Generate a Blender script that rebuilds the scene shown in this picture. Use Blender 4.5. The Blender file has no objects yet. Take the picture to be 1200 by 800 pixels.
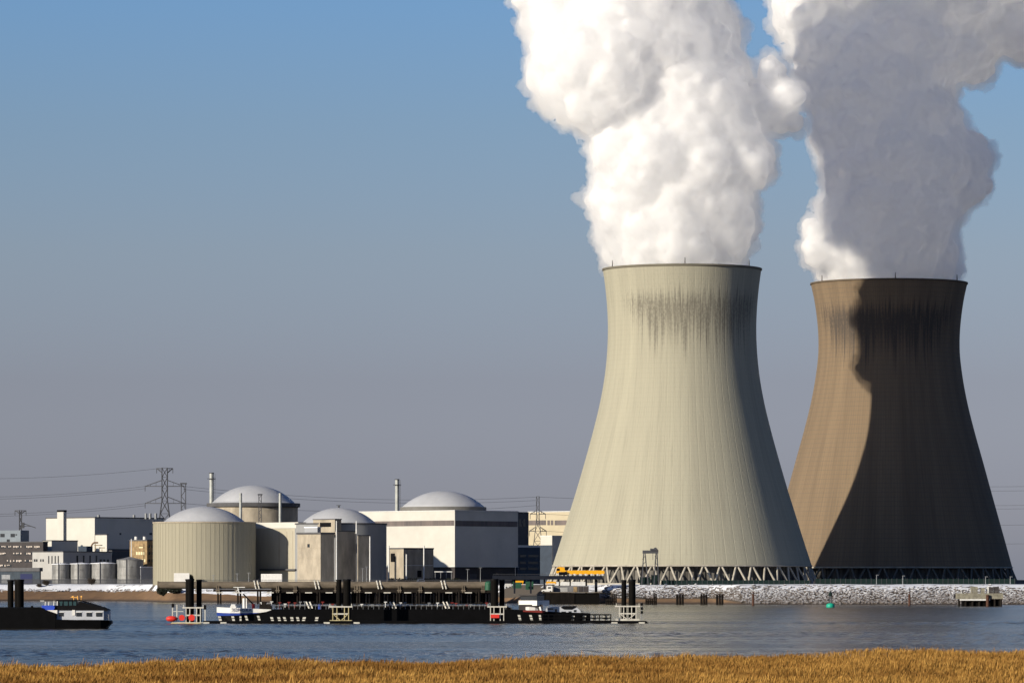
import bpy, bmesh, math, random
import numpy as np
from mathutils import Vector, noise as mnoise
R = math.radians
random.seed(7); RNG = np.random.default_rng(7)
SC = bpy.context.scene
COL = SC.collection
# ------------------------------------------------------------------ camera
F, H = 5500.0, 11.0                     # focal length in pixels of the 1200 px wide photo, eye height above the river
cam_d = bpy.data.cameras.new('camera'); cam = bpy.data.objects.new('camera', cam_d); COL.objects.link(cam)
cam_d.sensor_width = 36.0; cam_d.lens = 36.0*F/1200.0
cam_d.shift_y = 282.0/1200.0            # horizon at 682 of 800
cam_d.clip_start = 1.0; cam_d.clip_end = 60000.0
cam.location = (0, 0, H); cam.rotation_euler = (R(90), 0, 0)
SC.camera = cam
# ------------------------------------------------------------------ sky and sun
SUN_AZ, SUN_EL = 50.0, 17.5             # azimuth measured to the left of straight behind the camera
to_sun = Vector((-math.sin(R(SUN_AZ))*math.cos(R(SUN_EL)), -math.cos(R(SUN_AZ))*math.cos(R(SUN_EL)), math.sin(R(SUN_EL))))
W = bpy.data.worlds.new('World'); SC.world = W; W.use_nodes = True
wn, wl = W.node_tree.nodes, W.node_tree.links
wn.clear()
sky = wn.new('ShaderNodeTexSky'); sky.sky_type = 'NISHITA'; sky.sun_disc = False
sky.sun_elevation = R(SUN_EL); sky.sun_rotation = R(180+SUN_AZ)
sky.altitude = 0; sky.air_density = 1.0; sky.dust_density = 1.2; sky.ozone_density = 2.0
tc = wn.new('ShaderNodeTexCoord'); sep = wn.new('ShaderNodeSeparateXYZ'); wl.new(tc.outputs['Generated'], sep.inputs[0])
ramp = wn.new('ShaderNodeValToRGB'); wl.new(sep.outputs['Z'], ramp.inputs[0])   # tints the sky by height; darkened and blued above the view to deepen shadows
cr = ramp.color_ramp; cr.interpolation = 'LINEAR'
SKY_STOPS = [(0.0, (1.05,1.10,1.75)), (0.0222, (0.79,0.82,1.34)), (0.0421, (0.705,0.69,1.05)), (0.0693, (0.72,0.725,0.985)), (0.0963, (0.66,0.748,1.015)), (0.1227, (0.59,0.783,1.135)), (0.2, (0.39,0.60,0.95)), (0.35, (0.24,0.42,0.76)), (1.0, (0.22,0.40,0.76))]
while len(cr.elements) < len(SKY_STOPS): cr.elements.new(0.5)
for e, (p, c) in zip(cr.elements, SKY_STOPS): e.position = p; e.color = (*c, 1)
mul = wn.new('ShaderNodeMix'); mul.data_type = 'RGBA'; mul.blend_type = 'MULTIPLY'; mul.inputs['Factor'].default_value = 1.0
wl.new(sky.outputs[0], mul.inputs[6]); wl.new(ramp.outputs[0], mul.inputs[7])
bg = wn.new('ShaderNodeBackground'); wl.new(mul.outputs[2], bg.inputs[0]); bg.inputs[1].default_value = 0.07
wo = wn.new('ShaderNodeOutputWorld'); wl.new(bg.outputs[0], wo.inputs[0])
sun_d = bpy.data.lights.new('sun', 'SUN'); sun = bpy.data.objects.new('sun', sun_d); COL.objects.link(sun)
sun_d.energy = 4.6; sun_d.angle = R(0.5); sun_d.color = (1.0, 0.90, 0.74)
sun.rotation_euler = (-to_sun).to_track_quat('-Z', 'Y').to_euler(); sun.location = (-600, -200, 500)
vs = SC.view_settings; vs.view_transform = 'Standard'; vs.look = 'None'; vs.gamma = 1.0; vs.use_curve_mapping = False
vs.exposure = 0.55
cy = SC.cycles
cy.max_bounces = 40; cy.diffuse_bounces = 24; cy.glossy_bounces = 3; cy.transmission_bounces = 30; cy.transparent_max_bounces = 12; cy.volume_bounces = 24
cy.use_denoising = True; cy.caustics_reflective = False; cy.caustics_refractive = False
# ------------------------------------------------------------------ helpers
def X(px, D): return (px-600.0)/F*D
def Z(py, D): return H+(682.0-py)/F*D
def P(px, py, D): return Vector((X(px, D), D, Z(py, D)))
def WL(py): return H*F/(py-682.0)      # distance of a water line seen at py

def mat(name, col, rough=0.75, metal=0.0, var=0.0, scale=0.3, bump=0.0, spec=0.3, stretch=(1,1,1), col2=None, coords='Object'):
    m = bpy.data.materials.new(name); m.use_nodes = True
    n, l = m.node_tree.nodes, m.node_tree.links
    b = n['Principled BSDF']; b.inputs['Roughness'].default_value = rough; b.inputs['Metallic'].default_value = metal
    b.inputs['Specular IOR Level'].default_value = spec
    b.inputs['Base Color'].default_value = (*col, 1)
    if var or bump:
        t = n.new('ShaderNodeTexCoord'); mp = n.new('ShaderNodeMapping'); mp.inputs['Scale'].default_value = stretch
        l.new(t.outputs[coords], mp.inputs[0])
        nz = n.new('ShaderNodeTexNoise'); nz.inputs['Scale'].default_value = scale; nz.inputs['Detail'].default_value = 6; nz.inputs['Roughness'].default_value = 0.65
        l.new(mp.outputs[0], nz.inputs['Vector'])
        if var:
            c2 = col2 or tuple(c*(1-var) for c in col)
            rp = n.new('ShaderNodeMapRange'); rp.inputs[1].default_value = 0.35; rp.inputs[2].default_value = 0.65
            l.new(nz.outputs[0], rp.inputs[0])
            mx = n.new('ShaderNodeMix'); mx.data_type = 'RGBA'; l.new(rp.outputs[0], mx.inputs[0])
            mx.inputs[6].default_value = (*col, 1); mx.inputs[7].default_value = (*c2, 1)
            l.new(mx.outputs[2], b.inputs['Base Color'])
        if bump:
            bp = n.new('ShaderNodeBump'); bp.inputs['Strength'].default_value = 0.6; bp.inputs['Distance'].default_value = bump
            l.new(nz.outputs[0], bp.inputs['Height']); l.new(bp.outputs[0], b.inputs['Normal'])
    return m

class NT:
    """small node builder"""
    def __init__(s, m): s.n, s.l = m.node_tree.nodes, m.node_tree.links
    def add(s, t, **k):
        x = s.n.new(t)
        for a, v in k.items(): setattr(x, a, v)
        return x
    def put(s, v, sock):
        if isinstance(v, bpy.types.NodeSocket): s.l.new(v, sock)
        else: sock.default_value = v
    def math(s, op, a, b=0.0, c=None, clamp=False):
        x = s.add('ShaderNodeMath', operation=op, use_clamp=clamp); s.put(a, x.inputs[0]); s.put(b, x.inputs[1])
        if c is not None: s.put(c, x.inputs[2])
        return x.outputs[0]
    def rng(s, v, a, b, c=0.0, d=1.0, smooth=False):
        x = s.add('ShaderNodeMapRange', interpolation_type='SMOOTHSTEP' if smooth else 'LINEAR')
        s.put(v, x.inputs[0])
        for i, q in enumerate((a, b, c, d)): s.put(q, x.inputs[i+1])
        return x.outputs[0]
    def mix(s, f, a, b, blend='MIX'):
        x = s.add('ShaderNodeMix', data_type='RGBA', blend_type=blend); s.put(f, x.inputs[0])
        for v, i in ((a, 6), (b, 7)): s.put((*v, 1) if isinstance(v, tuple) else v, x.inputs[i])
        return x.outputs[2]
    def xyz(s, x_, y_, z_):
        x = s.add('ShaderNodeCombineXYZ'); s.put(x_, x.inputs[0]); s.put(y_, x.inputs[1]); s.put(z_, x.inputs[2]); return x.outputs[0]
    def noise(s, v, scale=1.0, detail=5.0, rough=0.6, dist=0.0):
        x = s.add('ShaderNodeTexNoise'); s.put(v, x.inputs['Vector']); x.inputs['Scale'].default_value = scale
        x.inputs['Detail'].default_value = detail; x.inputs['Roughness'].default_value = rough; x.inputs['Distortion'].default_value = dist
        return x.outputs[0]
    def pos(s, which='Object'): return s.add('ShaderNodeTexCoord').outputs[which]
    def split(s, v):
        x = s.add('ShaderNodeSeparateXYZ'); s.put(v, x.inputs[0]); return x.outputs

def tag(o, label=None, cat=None, group=None, kind=None):
    if label: o['label'] = label
    if cat: o['category'] = cat
    if group: o['group'] = group
    if kind: o['kind'] = kind
    return o
def empty(name, loc, label=None, cat=None, group=None):
    o = bpy.data.objects.new(name, None); COL.objects.link(o); o.location = loc
    return tag(o, label, cat, group)
def world_loc(o):
    v = Vector(o.location)
    while o.parent: o = o.parent; v += Vector(o.location)
    return v

class MB:
    """collects shapes in world coordinates and links them as ONE mesh object"""
    def __init__(s): s.v = []; s.f = []; s.sm = []
    def add(s, vs_, fs, smooth=False):
        o = len(s.v); s.v += [tuple(v) for v in vs_]; s.f += [tuple(i+o for i in f) for f in fs]; s.sm += [smooth]*len(fs)
        return s
    def box(s, c, d, rz=0.0):
        cx, cy_, cz = c; hx, hy, hz = d[0]/2, d[1]/2, d[2]/2; ca, sa = math.cos(rz), math.sin(rz)
        vs_ = [(cx+x*ca-y*sa, cy_+x*sa+y*ca, cz+z) for z in (-hz, hz) for x, y in ((-hx,-hy),(hx,-hy),(hx,hy),(-hx,hy))]
        return s.add(vs_, [(3,2,1,0),(4,5,6,7),(0,1,5,4),(1,2,6,5),(2,3,7,6),(3,0,4,7)])
    def prism(s, poly, z0, z1):            # footprint polygon (counter-clockwise), vertical
        n = len(poly); vs_ = [(p[0], p[1], z0) for p in poly]+[(p[0], p[1], z1) for p in poly]
        return s.add(vs_, [tuple(range(n))[::-1], tuple(range(n, 2*n))]+[(i, (i+1) % n, n+(i+1) % n, n+i) for i in range(n)])
    def slab(s, pts, D0, D1):              # outline in the x-z plane (real metres), thickness along depth
        n = len(pts); vs_ = [(p[0], D0, p[1]) for p in pts]+[(p[0], D1, p[1]) for p in pts]
        return s.add(vs_, [tuple(range(n)), tuple(range(n, 2*n))[::-1]]+[(i, n+i, n+(i+1) % n, (i+1) % n) for i in range(n)])
    def bar(s, a, b, w, h=None):           # square bar between two points
        a, b = Vector(a), Vector(b); h = h or w; d = (b-a).normalized()
        u = d.cross(Vector((0,0,1)) if abs(d.z) < 0.95 else Vector((1,0,0))).normalized(); v = u.cross(d)
        vs_ = [q+u*(i*w/2)+v*(j*h/2) for q in (a, b) for i, j in ((-1,-1),(1,-1),(1,1),(-1,1))]
        return s.add(vs_, [(0,1,2,3),(7,6,5,4),(0,4,5,1),(1,5,6,2),(2,6,7,3),(3,7,4,0)])
    def tube(s, a, b, r0, r1=None, n=10, caps=True, smooth=True):
        a, b = Vector(a), Vector(b); r1 = r0 if r1 is None else r1; d = (b-a).normalized()
        u = d.cross(Vector((0,0,1)) if abs(d.z) < 0.95 else Vector((1,0,0))).normalized(); v = d.cross(u)
        vs_ = [q+(u*math.cos(2*math.pi*i/n)+v*math.sin(2*math.pi*i/n))*r for q, r in ((a, r0), (b, r1)) for i in range(n)]
        s.add(vs_, [(i, (i+1) % n, n+(i+1) % n, n+i) for i in range(n)], smooth)
        if caps: s.add(vs_[:n], [tuple(range(n))[::-1]]); s.add(vs_[n:], [tuple(range(n))])
        return s
    def path(s, pts, r, n=5):
        for a, b in zip(pts[:-1], pts[1:]): s.tube(a, b, r, n=n, caps=False)
        return s
    def lathe(s, c, prof, n=64, smooth=True, a0=0.0, a1=2*math.pi):    # prof: (r, z) bottom to top
        full = abs(a1-a0-2*math.pi) < 1e-6; m = n if full else n+1
        vs_ = [(c[0]+r*math.cos(a0+(a1-a0)*i/n), c[1]+r*math.sin(a0+(a1-a0)*i/n), z) for r, z in prof for i in range(m)]
        fs = []
        for j in range(len(prof)-1):
            for i in range(n):
                k = (i+1) % m; fs.append((j*m+i, j*m+k, (j+1)*m+k, (j+1)*m+i))
        return s.add(vs_, fs, smooth)
    def disc(s, c, r, n=48):
        return s.add([(c[0]+r*math.cos(2*math.pi*i/n), c[1]+r*math.sin(2*math.pi*i/n), c[2]) for i in range(n)], [tuple(range(n))])
    def build(s, name, m, parent=None, loc=None):
        o = world_loc(parent) if parent is not None else (Vector(loc) if loc is not None else Vector((0,0,0)))
        me = bpy.data.meshes.new(name)
        me.from_pydata([(v[0]-o.x, v[1]-o.y, v[2]-o.z) for v in s.v], [], s.f)
        me.polygons.foreach_set('use_smooth', s.sm); me.materials.append(m); me.update()
        ob = bpy.data.objects.new(name, me); COL.objects.link(ob)
        if parent is not None: ob.parent = parent
        else: ob.location = o
        return ob
def np_mesh(name, V, Fq, m, smooth=False, attr=None):
    """numpy arrays straight into a mesh object; Fq is (n, 3) or (n, 4)"""
    me = bpy.data.meshes.new(name); k = Fq.shape[1]
    me.vertices.add(len(V)); me.vertices.foreach_set('co', np.ascontiguousarray(V, dtype=np.float32).ravel())
    me.loops.add(Fq.size); me.loops.foreach_set('vertex_index', np.ascontiguousarray(Fq, dtype=np.int32).ravel())
    me.polygons.add(len(Fq)); me.polygons.foreach_set('loop_start', np.arange(0, Fq.size, k, dtype=np.int32))
    me.polygons.foreach_set('use_smooth', np.full(len(Fq), smooth))
    for nm, arr in (attr or {}).items():
        at = me.attributes.new(nm, 'FLOAT', 'POINT'); at.data.foreach_set('value', np.ascontiguousarray(arr, dtype=np.float32))
    me.materials.append(m); me.update(calc_edges=True); me.validate()
    ob = bpy.data.objects.new(name, me); COL.objects.link(ob); return ob
def copy_tree(o, parent=None, shift=None):
    c = o.copy(); COL.objects.link(c)
    if parent is not None: c.parent = parent
    for ch in list(o.children): copy_tree(ch, c)
    if shift is not None: c.location = Vector(o.location)+Vector(shift)
    return c
# ------------------------------------------------------------------ terrain: river banks, beach, snow
SHORE_PX = [(-1500,2850),(-400,2800),(0,2780),(120,2768),(168,2730),(200,2602),(300,2585),(450,2540),(570,2505),(640,2420),(705,2420),(720,2395),(835,2385),(870,2345),(1000,2335),(1300,2330),(2600,2320)]
SX = np.array([X(p, d) for p, d in SHORE_PX]); SD = np.array([d for p, d in SHORE_PX], float)
SANDZ = np.interp
def shore(x): return np.interp(x, SX, SD)
PXS = np.array([p for p, d in SHORE_PX], float)
def sand_level(x):  # height up to which bare sand shows
    return np.interp(x, [X(180,2740), X(300,2600), X(700,2400), X(840,2385), X(875,2345)], [5.9, 3.5, 2.6, 2.4, 0.15])
LAND = 9.9
def bank_z(x, off):
    left = np.interp(off, [-80,0,30,42,58,1e6], [-4,0,6.3,9.6,LAND,LAND])
    right = np.interp(off, [-80,0,24,34,60,1e6], [-4,0,7.9,9.6,LAND,LAND])
    w = np.interp(x, [X(150,2740), X(420,2580)], [0, 1])
    return left*(1-w)+right*w
m_land = bpy.data.materials.new('bank_ground'); m_land.use_nodes = True
t = NT(m_land); b = t.n['Principled BSDF']; b.inputs['Roughness'].default_value = 0.9; b.inputs['Specular IOR Level'].default_value = 0.1
geo = t.add('ShaderNodeNewGeometry'); pos = geo.outputs['Position']
sandf = t.add('ShaderNodeAttribute', attribute_name='sand').outputs['Fac']
n1 = t.noise(pos, 0.12, 6, 0.7); n2 = t.noise(pos, 0.9, 4, 0.6); n3 = t.noise(pos, 0.02, 4, 0.55)
sandc = t.mix(t.rng(n1, .35, .65), (0.20,0.125,0.07), (0.13,0.085,0.055))
sandc = t.mix(t.rng(t.split(pos)[2], 0.2, 1.6), (0.05,0.042,0.036), sandc)
snow = t.mix(t.rng(n2, .3, .7), (0.78,0.80,0.84), (0.62,0.64,0.68))
dirt = t.mix(n2, (0.10,0.085,0.07), (0.05,0.045,0.04))
inland = t.add('ShaderNodeAttribute', attribute_name='inland').outputs['Fac']
bare = t.rng(t.math('ADD', t.math('ADD', t.math('MULTIPLY', n1, 0.6), t.math('MULTIPLY', n3, 0.6)), inland), 0.66, 0.72)
rocky = t.add('ShaderNodeAttribute', attribute_name='rocky').outputs['Fac']
top = t.mix(t.math('MAXIMUM', bare, rocky), snow, dirt)
col = t.mix(t.rng(t.math('ADD', sandf, t.math('MULTIPLY', t.math('SUBTRACT', n1, .5), 1.2)), 0.35, 0.55), top, sandc)
t.l.new(col, b.inputs['Base Color'])
xs = np.concatenate([np.linspace(-1600, -420, 24), np.linspace(-400, 420, 320), np.linspace(440, 1700, 24)])
offs = np.concatenate([[-80, -40, -15], np.linspace(-5, 125, 50), [160, 220, 320, 500, 900, 1800, 4000, 9000, 18000]])
XX, OO = np.meshgrid(xs, offs)
fan = 1+np.clip(OO-400, 0, None)/1500.0
VV = np.stack([XX*fan, shore(XX)+OO, bank_z(XX, OO)], -1)
jit = np.array([[mnoise.fractal(Vector((p[0]*0.05, p[1]*0.05, 0)), 1.0, 2.0, 4) for p in row] for row in VV])
VV[..., 2] += jit*0.35*np.interp(OO, [-10, 5, 100, 160], [0, 1, 1, 0])
S_ = (sand_level(XX)+0.6*jit-VV[..., 2])*0.8+0.5
nr, nc = XX.shape; idx = np.arange(nr*nc).reshape(nr, nc)
q = np.stack([idx[:-1,:-1], idx[:-1,1:], idx[1:,1:], idx[1:,:-1]], -1).reshape(-1, 4)
tag(np_mesh('far_bank', VV.reshape(-1,3), q, m_land, True, {'sand': S_.ravel(), 'inland': (np.interp(OO, [95, 150], [0, 0.22])+np.interp(XX, [X(480,2500), X(575,2480), X(640,2420), X(690,2420)], [0, 0.13, 0.13, 0])).ravel(), 'rocky': (np.interp(VV[..., 2], [6.4, 7.4], [1, 0])*np.interp(XX, [X(690,2420), X(705,2400)], [0, 1])).ravel()}), kind='structure')
# near bank: the dike under the camera, the flat reed bed and its muddy edge
NEAR = [(-700,470),(-60,478),(0,510),(45,560),(90,588),(700,640)]
def near_shore(x): return np.interp(x, [p[0] for p in NEAR], [p[1] for p in NEAR])
m_near = mat('reed_bed_soil', (0.20,0.14,0.07), 0.95, var=0.5, scale=0.4, spec=0.05)
xs = np.linspace(-700, 700, 80); us = np.array([-300, -5, 5, 30, 60, 120, 250, 330, 400])
rows = [np.stack([xs, np.full_like(xs, u), np.full_like(xs, float(np.interp(u, [-300,5,60,400],[9.2,9.2,1.0,1.0])))], -1) for u in us]
for o_, z_ in ((-12, 1.0), (0, 0.6), (6, -0.6), (40, -4.0)): rows.append(np.stack([xs, near_shore(xs)+o_, np.full_like(xs, z_)], -1))
VV = np.stack(rows); nr, nc = VV.shape[:2]; idx = np.arange(nr*nc).reshape(nr, nc)
q = np.stack([idx[:-1,:-1], idx[:-1,1:], idx[1:,1:], idx[1:,:-1]], -1).reshape(-1, 4)
tag(np_mesh('near_bank', VV.reshape(-1,3), q, m_near, True), kind='structure')
tag(MB().add([(-9000,-300,-4.2),(9000,-300,-4.2),(9000,4000,-4.2),(-9000,4000,-4.2)], [(0,1,2,3)]).build('river_bed', mat('river_mud', (0.06,0.05,0.04), 0.9)), kind='structure')
# river
m_w = bpy.data.materials.new('river_water'); m_w.use_nodes = True
t = NT(m_w); b = t.n['Principled BSDF']
b.inputs['Roughness'].default_value = 0.16; b.inputs['IOR'].default_value = 1.33; b.inputs['Specular IOR Level'].default_value = 0.16
pos = t.pos()
sx, sy, sz = t.split(pos)
rip = t.noise(t.xyz(t.math('MULTIPLY', sx, 1.0), t.math('MULTIPLY', sy, 0.35), 0.0), 0.55, 6, 0.62, 0.4)
rip2 = t.noise(t.xyz(t.math('MULTIPLY', sx, 0.005), t.math('MULTIPLY', sy, 0.018), 3.0), 1.0, 4, 0.6, 0.6)
calm = t.rng(rip2, 0.42, 0.58, 0.25, 1.0, True)
bp = t.add('ShaderNodeBump'); bp.inputs['Strength'].default_value = 1.0; bp.inputs['Distance'].default_value = 1.0
t.put(t.math('MULTIPLY', t.math('MULTIPLY', rip, calm), 1.2), bp.inputs['Height']); t.l.new(bp.outputs[0], b.inputs['Normal'])
silt = t.rng(sx, -60.0, 160.0, 0, 1, True)
t.l.new(t.mix(silt, (0.042,0.036,0.022), (0.048,0.043,0.036)), b.inputs['Base Color'])
wr = np.random.default_rng(11)
gx = np.concatenate([[-9000.0], np.arange(-265, 265.1, 0.8), [9000.0]]); gy = np.concatenate([[400.0], np.arange(440, 1500, 1.25), [3400.0]])
GX, GY = np.meshgrid(gx, gy); GZ = np.zeros_like(GX)
for i_ in range(42):                                # wind chop: short crested waves from the west
    lam = 1.7*(4.6**(i_/41.0)); th_ = R(-25)+wr.normal(0, 0.55); kk = 2*math.pi/lam
    GZ += 0.0085*lam**0.8*np.sin(kk*(GX*math.cos(th_)+GY*math.sin(th_))+wr.uniform(0, 6.28))
gust = sum(np.sin(GX*a_+GY*b_+c_) for a_, b_, c_ in ((0.011,0.019,0.4),(-0.017,0.031,1.9),(0.006,-0.047,3.1),(0.023,0.009,5.0)))/4
streak = np.clip(0.5+0.9*(np.sin(GY*0.021+0.6*np.sin(GX*0.012))+0.7*np.sin(GY*0.0437+1.1+0.5*np.sin(GX*0.02)))/1.7, 0, 1)
GZ *= (0.7+0.4*gust)*(0.35+0.75*streak)*np.clip((265-np.abs(GX))/25, 0, 1)*np.clip((GY-440)/20, 0, 1)*np.clip((1495-GY)/250, 0, 1)
nr, nc = GX.shape; idx = np.arange(nr*nc).reshape(nr, nc); q = np.stack([idx[:-1,:-1], idx[:-1,1:], idx[1:,1:], idx[1:,:-1]], -1).reshape(-1, 4)
tag(np_mesh('river', np.stack([GX, GY, GZ], -1).reshape(-1, 3), q, m_w, True), kind='structure')
# ------------------------------------------------------------------ cooling towers
def tower_mat(name, c_hi, c_lo, streak, zt, linef, side, thr):
    m = bpy.data.materials.new(name); m.use_nodes = True
    t = NT(m); b = t.n['Principled BSDF']; b.inputs['Roughness'].default_value = 0.9; b.inputs['Specular IOR Level'].default_value = 0.15
    sx, sy, sz = t.split(t.pos())
    th = t.math('ARCTAN2', sy, sx)
    blot = t.noise(t.xyz(t.math('MULTIPLY', th, 40.0), t.math('MULTIPLY', th, 3.0), t.math('MULTIPLY', sz, 0.03)), 0.12, 6, 0.65)
    runs = t.noise(t.xyz(t.math('MULTIPLY', th, 60.0), 0.0, t.math('MULTIPLY', sz, 0.035)), 1.0, 5, 0.65)
    fine = t.noise(t.xyz(t.math('MULTIPLY', th, 40.0), 5.0, t.math('MULTIPLY', sz, 0.6)), 1.0, 5, 0.7)
    col = t.mix(t.rng(blot, .35, .68), c_hi, c_lo)
    col = t.mix(t.math('MULTIPLY', t.rng(runs, .5, .75), 0.35), col, tuple(c*0.55 for c in c_lo))
    # construction lifts and vertical board joints
    lift = t.math('PINGPONG', sz, 1.3)
    col = t.mix(t.math('MULTIPLY', t.rng(lift, 0.0, 0.16, 1.0, 0.0), linef), col, (0.10,0.09,0.075))
    ver = t.math('PINGPONG', t.math('MULTIPLY', th, 72.0/math.pi/2*3), 0.5)
    col = t.mix(t.math('MULTIPLY', t.rng(ver, 0.0, 0.10, 1.0, 0.0), linef*0.7), col, (0.10,0.09,0.075))
    # black algae runs below the rim: every panel has its own length, strongest on the weather side
    wob = t.noise(t.xyz(t.math('MULTIPLY', th, 24.0), 2.0, 0.0), 1.0, 4, 0.7)
    topz = t.math('SUBTRACT', zt*0.94, t.math('MULTIPLY', t.rng(wob, 0.28, 0.72), zt*0.12))
    face = t.rng(t.math('COSINE', t.math('SUBTRACT', th, R(side))), math.cos(R(74)), math.cos(R(28)), 0, 1, True)
    reach = t.noise(t.xyz(t.math('MULTIPLY', th, 13.0), 9.0, 0.0), 1.0, 3, 0.7)
    low = t.math('SUBTRACT', zt*0.84, t.math('MULTIPLY', t.math('MULTIPLY', t.rng(reach, 0.3, 0.7), face), zt*0.27))
    band = t.math('MULTIPLY', t.rng(sz, topz, t.math('ADD', topz, zt*0.06), 1, 0, True), t.rng(sz, low, t.math('ADD', low, zt*0.14), 0, 1, True))
    gate = t.math('PINGPONG', t.math('ADD', t.math('MULTIPLY', th, 72.0/math.pi/2), 0.5), 0.5)
    rr = t.math('ADD', t.math('MULTIPLY', runs, 0.5), t.math('MULTIPLY', fine, 0.5))
    amt = t.math('ADD', t.math('ADD', rr, t.math('MULTIPLY', band, 0.10)), t.math('ADD', t.math('MULTIPLY', face, 0.10), t.math('MULTIPLY', gate, -0.16)))
    st = t.math('MULTIPLY', band, t.rng(amt, thr, thr+0.19))
    up = t.math('MULTIPLY', t.rng(sz, zt*0.86, zt*0.90), t.math('MULTIPLY', t.rng(fine, .55, .7), 0.35))
    col = t.mix(t.math('MULTIPLY', t.math('MAXIMUM', st, up), streak), col, (0.055,0.048,0.044))
    ring = t.rng(sz, zt-1.2, zt-0.6)
    col = t.mix(t.math('MULTIPLY', ring, 0.65), col, (0.06,0.05,0.04))
    t.l.new(col, b.inputs['Base Color'])
    bp = t.add('ShaderNodeBump'); bp.inputs['Strength'].default_value = 0.5; bp.inputs['Distance'].default_value = 0.25
    t.l.new(fine, bp.inputs['Height']); t.l.new(bp.outputs[0], b.inputs['Normal'])
    return m
m_fill = mat('inlet_fill', (0.17,0.16,0.145), 0.9, var=0.75, scale=0.25, stretch=(1,1,0.25))
m_leg = mat('pale_column_concrete', (0.40,0.37,0.31), 0.85, var=0.35, scale=0.4)
m_rod = mat('rod_steel', (0.08,0.07,0.07), 0.6, 0.5)
m_green = mat('dark_green_sheet', (0.007,0.017,0.016), 0.7, spec=0.1)
def spline(ys, hs, yq):
    # monotone-ish cubic through the measured half widths
    ys, hs = np.array(ys, float), np.array(hs, float); d = np.gradient(hs, ys); out = []
    for y in yq:
        i = int(np.clip(np.searchsorted(ys, y)-1, 0, len(ys)-2)); h = ys[i+1]-ys[i]; u = (y-ys[i])/h
        out.append((2*u**3-3*u*u+1)*hs[i]+(u**3-2*u*u+u)*h*d[i]+(-2*u**3+3*u*u)*hs[i+1]+(u**3-u*u)*h*d[i+1])
    return np.array(out)
def cooling_tower(cx_px, D, table, y_foot, m, label, leg_mat):
    c = Vector((X(cx_px, D), D, LAND)); k = D/F
    ys = [a for a, b in table]; hs = [b for a, b in table]
    yq = np.linspace(ys[-1], ys[0], 80); rad = spline(ys, hs, yq)*k; zz = H+(682-yq)*k
    root = empty('cooling_tower', c, label, 'cooling tower', 'cooling towers')
    # shell with 72 meridian ribs, outside then inside
    NR = 72; sub = [(0.0,0),(0.22,0),(0.44,0),(0.47,1),(0.53,1),(0.56,0),(0.78,0)]
    ang = np.array([2*math.pi*(i+u)/NR for i in range(NR) for u, _ in sub]); rib = np.array([w for i in range(NR) for _, w in sub])*-0.05
    n = len(ang); V = []
    for r, z in zip(rad, zz): V.append(np.stack([(r+rib)*np.cos(ang), (r+rib)*np.sin(ang), np.full(n, z-LAND)], -1))
    V.append(np.stack([(rad[-1]+0.5)*np.cos(ang), (rad[-1]+0.5)*np.sin(ang), np.full(n, zz[-1]+0.02-LAND)], -1))
    V.append(np.stack([(rad[-1]+0.5)*np.cos(ang), (rad[-1]+0.5)*np.sin(ang), np.full(n, zz[-1]+0.9-LAND)], -1))
    for r, z in list(zip(rad, zz))[::-1]: V.append(np.stack([(r-1.0)*np.cos(ang), (r-1.0)*np.sin(ang), np.full(n, z+(0.9 if z == zz[-1] else 0)-LAND)], -1))
    V = np.array(V); L = len(V); idx = np.arange(L*n).reshape(L, n)
    a = np.concatenate([idx, idx[:1]], 0); a = np.concatenate([a, a[:, :1]], 1)
    q = np.stack([a[:-1,:-1], a[:-1,1:], a[1:,1:], a[1:,:-1]], -1).reshape(-1, 4)
    sh = np_mesh('shell', V.reshape(-1, 3), q, m); sh.parent = root
    zr, rr = zz[0], rad[0]; rf = rr*1.035+0.5
    ln = MB(); ln.lathe(c, [(rr-1.6, zr-0.9), (rr+0.25, zr-0.9), (rr+0.45, zr-0.004), (rr-1.6, zr-0.004), (rr-1.6, zr-0.9)], 144); ln.build('ring_beam', m_leg, root)
    NP = 48
    for i in range(NP):
        for s in (-1, 1):
            a0 = 2*math.pi*(i+0.5)/NP; a1 = a0+s*0.86*math.pi/NP; a0 += s*0.08*math.pi/NP
            p0 = (c.x+rf*math.cos(a0), c.y+rf*math.sin(a0), LAND+0.7); p1 = (c.x+(rr-0.5)*math.cos(a1), c.y+(rr-0.5)*math.sin(a1), zr-0.85)
            MB().tube(p0, p1, 0.62, 0.55, n=8).build('column', leg_mat, root)
    bs = MB(); bs.lathe(c, [(rf-2.4, LAND-1), (rf+1.8, LAND-1), (rf+1.8, LAND+0.75), (rf-2.4, LAND+0.75)], 96, False); bs.build('basin_wall', m_leg, root)
    fl = MB(); fl.lathe(c, [(rf-7.5, LAND-1), (rr-5.5, zr+1.2)], 96)
    for i in range(150):
        a_ = 2*math.pi*i/150; r_ = rf-7.3
        fl.bar((c.x+r_*math.cos(a_), c.y+r_*math.sin(a_), LAND), (c.x+(rr-5.2)*math.cos(a_), c.y+(rr-5.2)*math.sin(a_), zr), 0.5)
    fl.build('inlet_fill', m_fill, root)
    for a_ in (R(-90), R(-153), R(-35), R(30), R(90), R(150)):
        q0 = Vector((c.x+rad[-1]*math.cos(a_), c.y+rad[-1]*math.sin(a_), zz[-1]+0.9)); MB().tube(q0, q0+Vector((0,0,3.2)), 0.35, 0.2, 6).build('lightning_rod', m_rod, root)
    return c, rad, zz
T1 = [(317,92.6),(335,90.2),(355,88.2),(385,86.9),(415,88.0),(440,90.6),(470,95.8),(505,104.2),(539,113.5),(575,124.0),(598,131.2),(630,141.2),(662,151.6)]
T2 = [(333.5,91.2),(350,87.6),(370,84.6),(392,82.7),(412,82.6),(440,85.6),(470,91.0),(505,99.6),(542,109.9),(575,118.9),(607,127.8),(640,137.0),(664,143.6)]
D1, D2 = 2520.0, 2712.0
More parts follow.
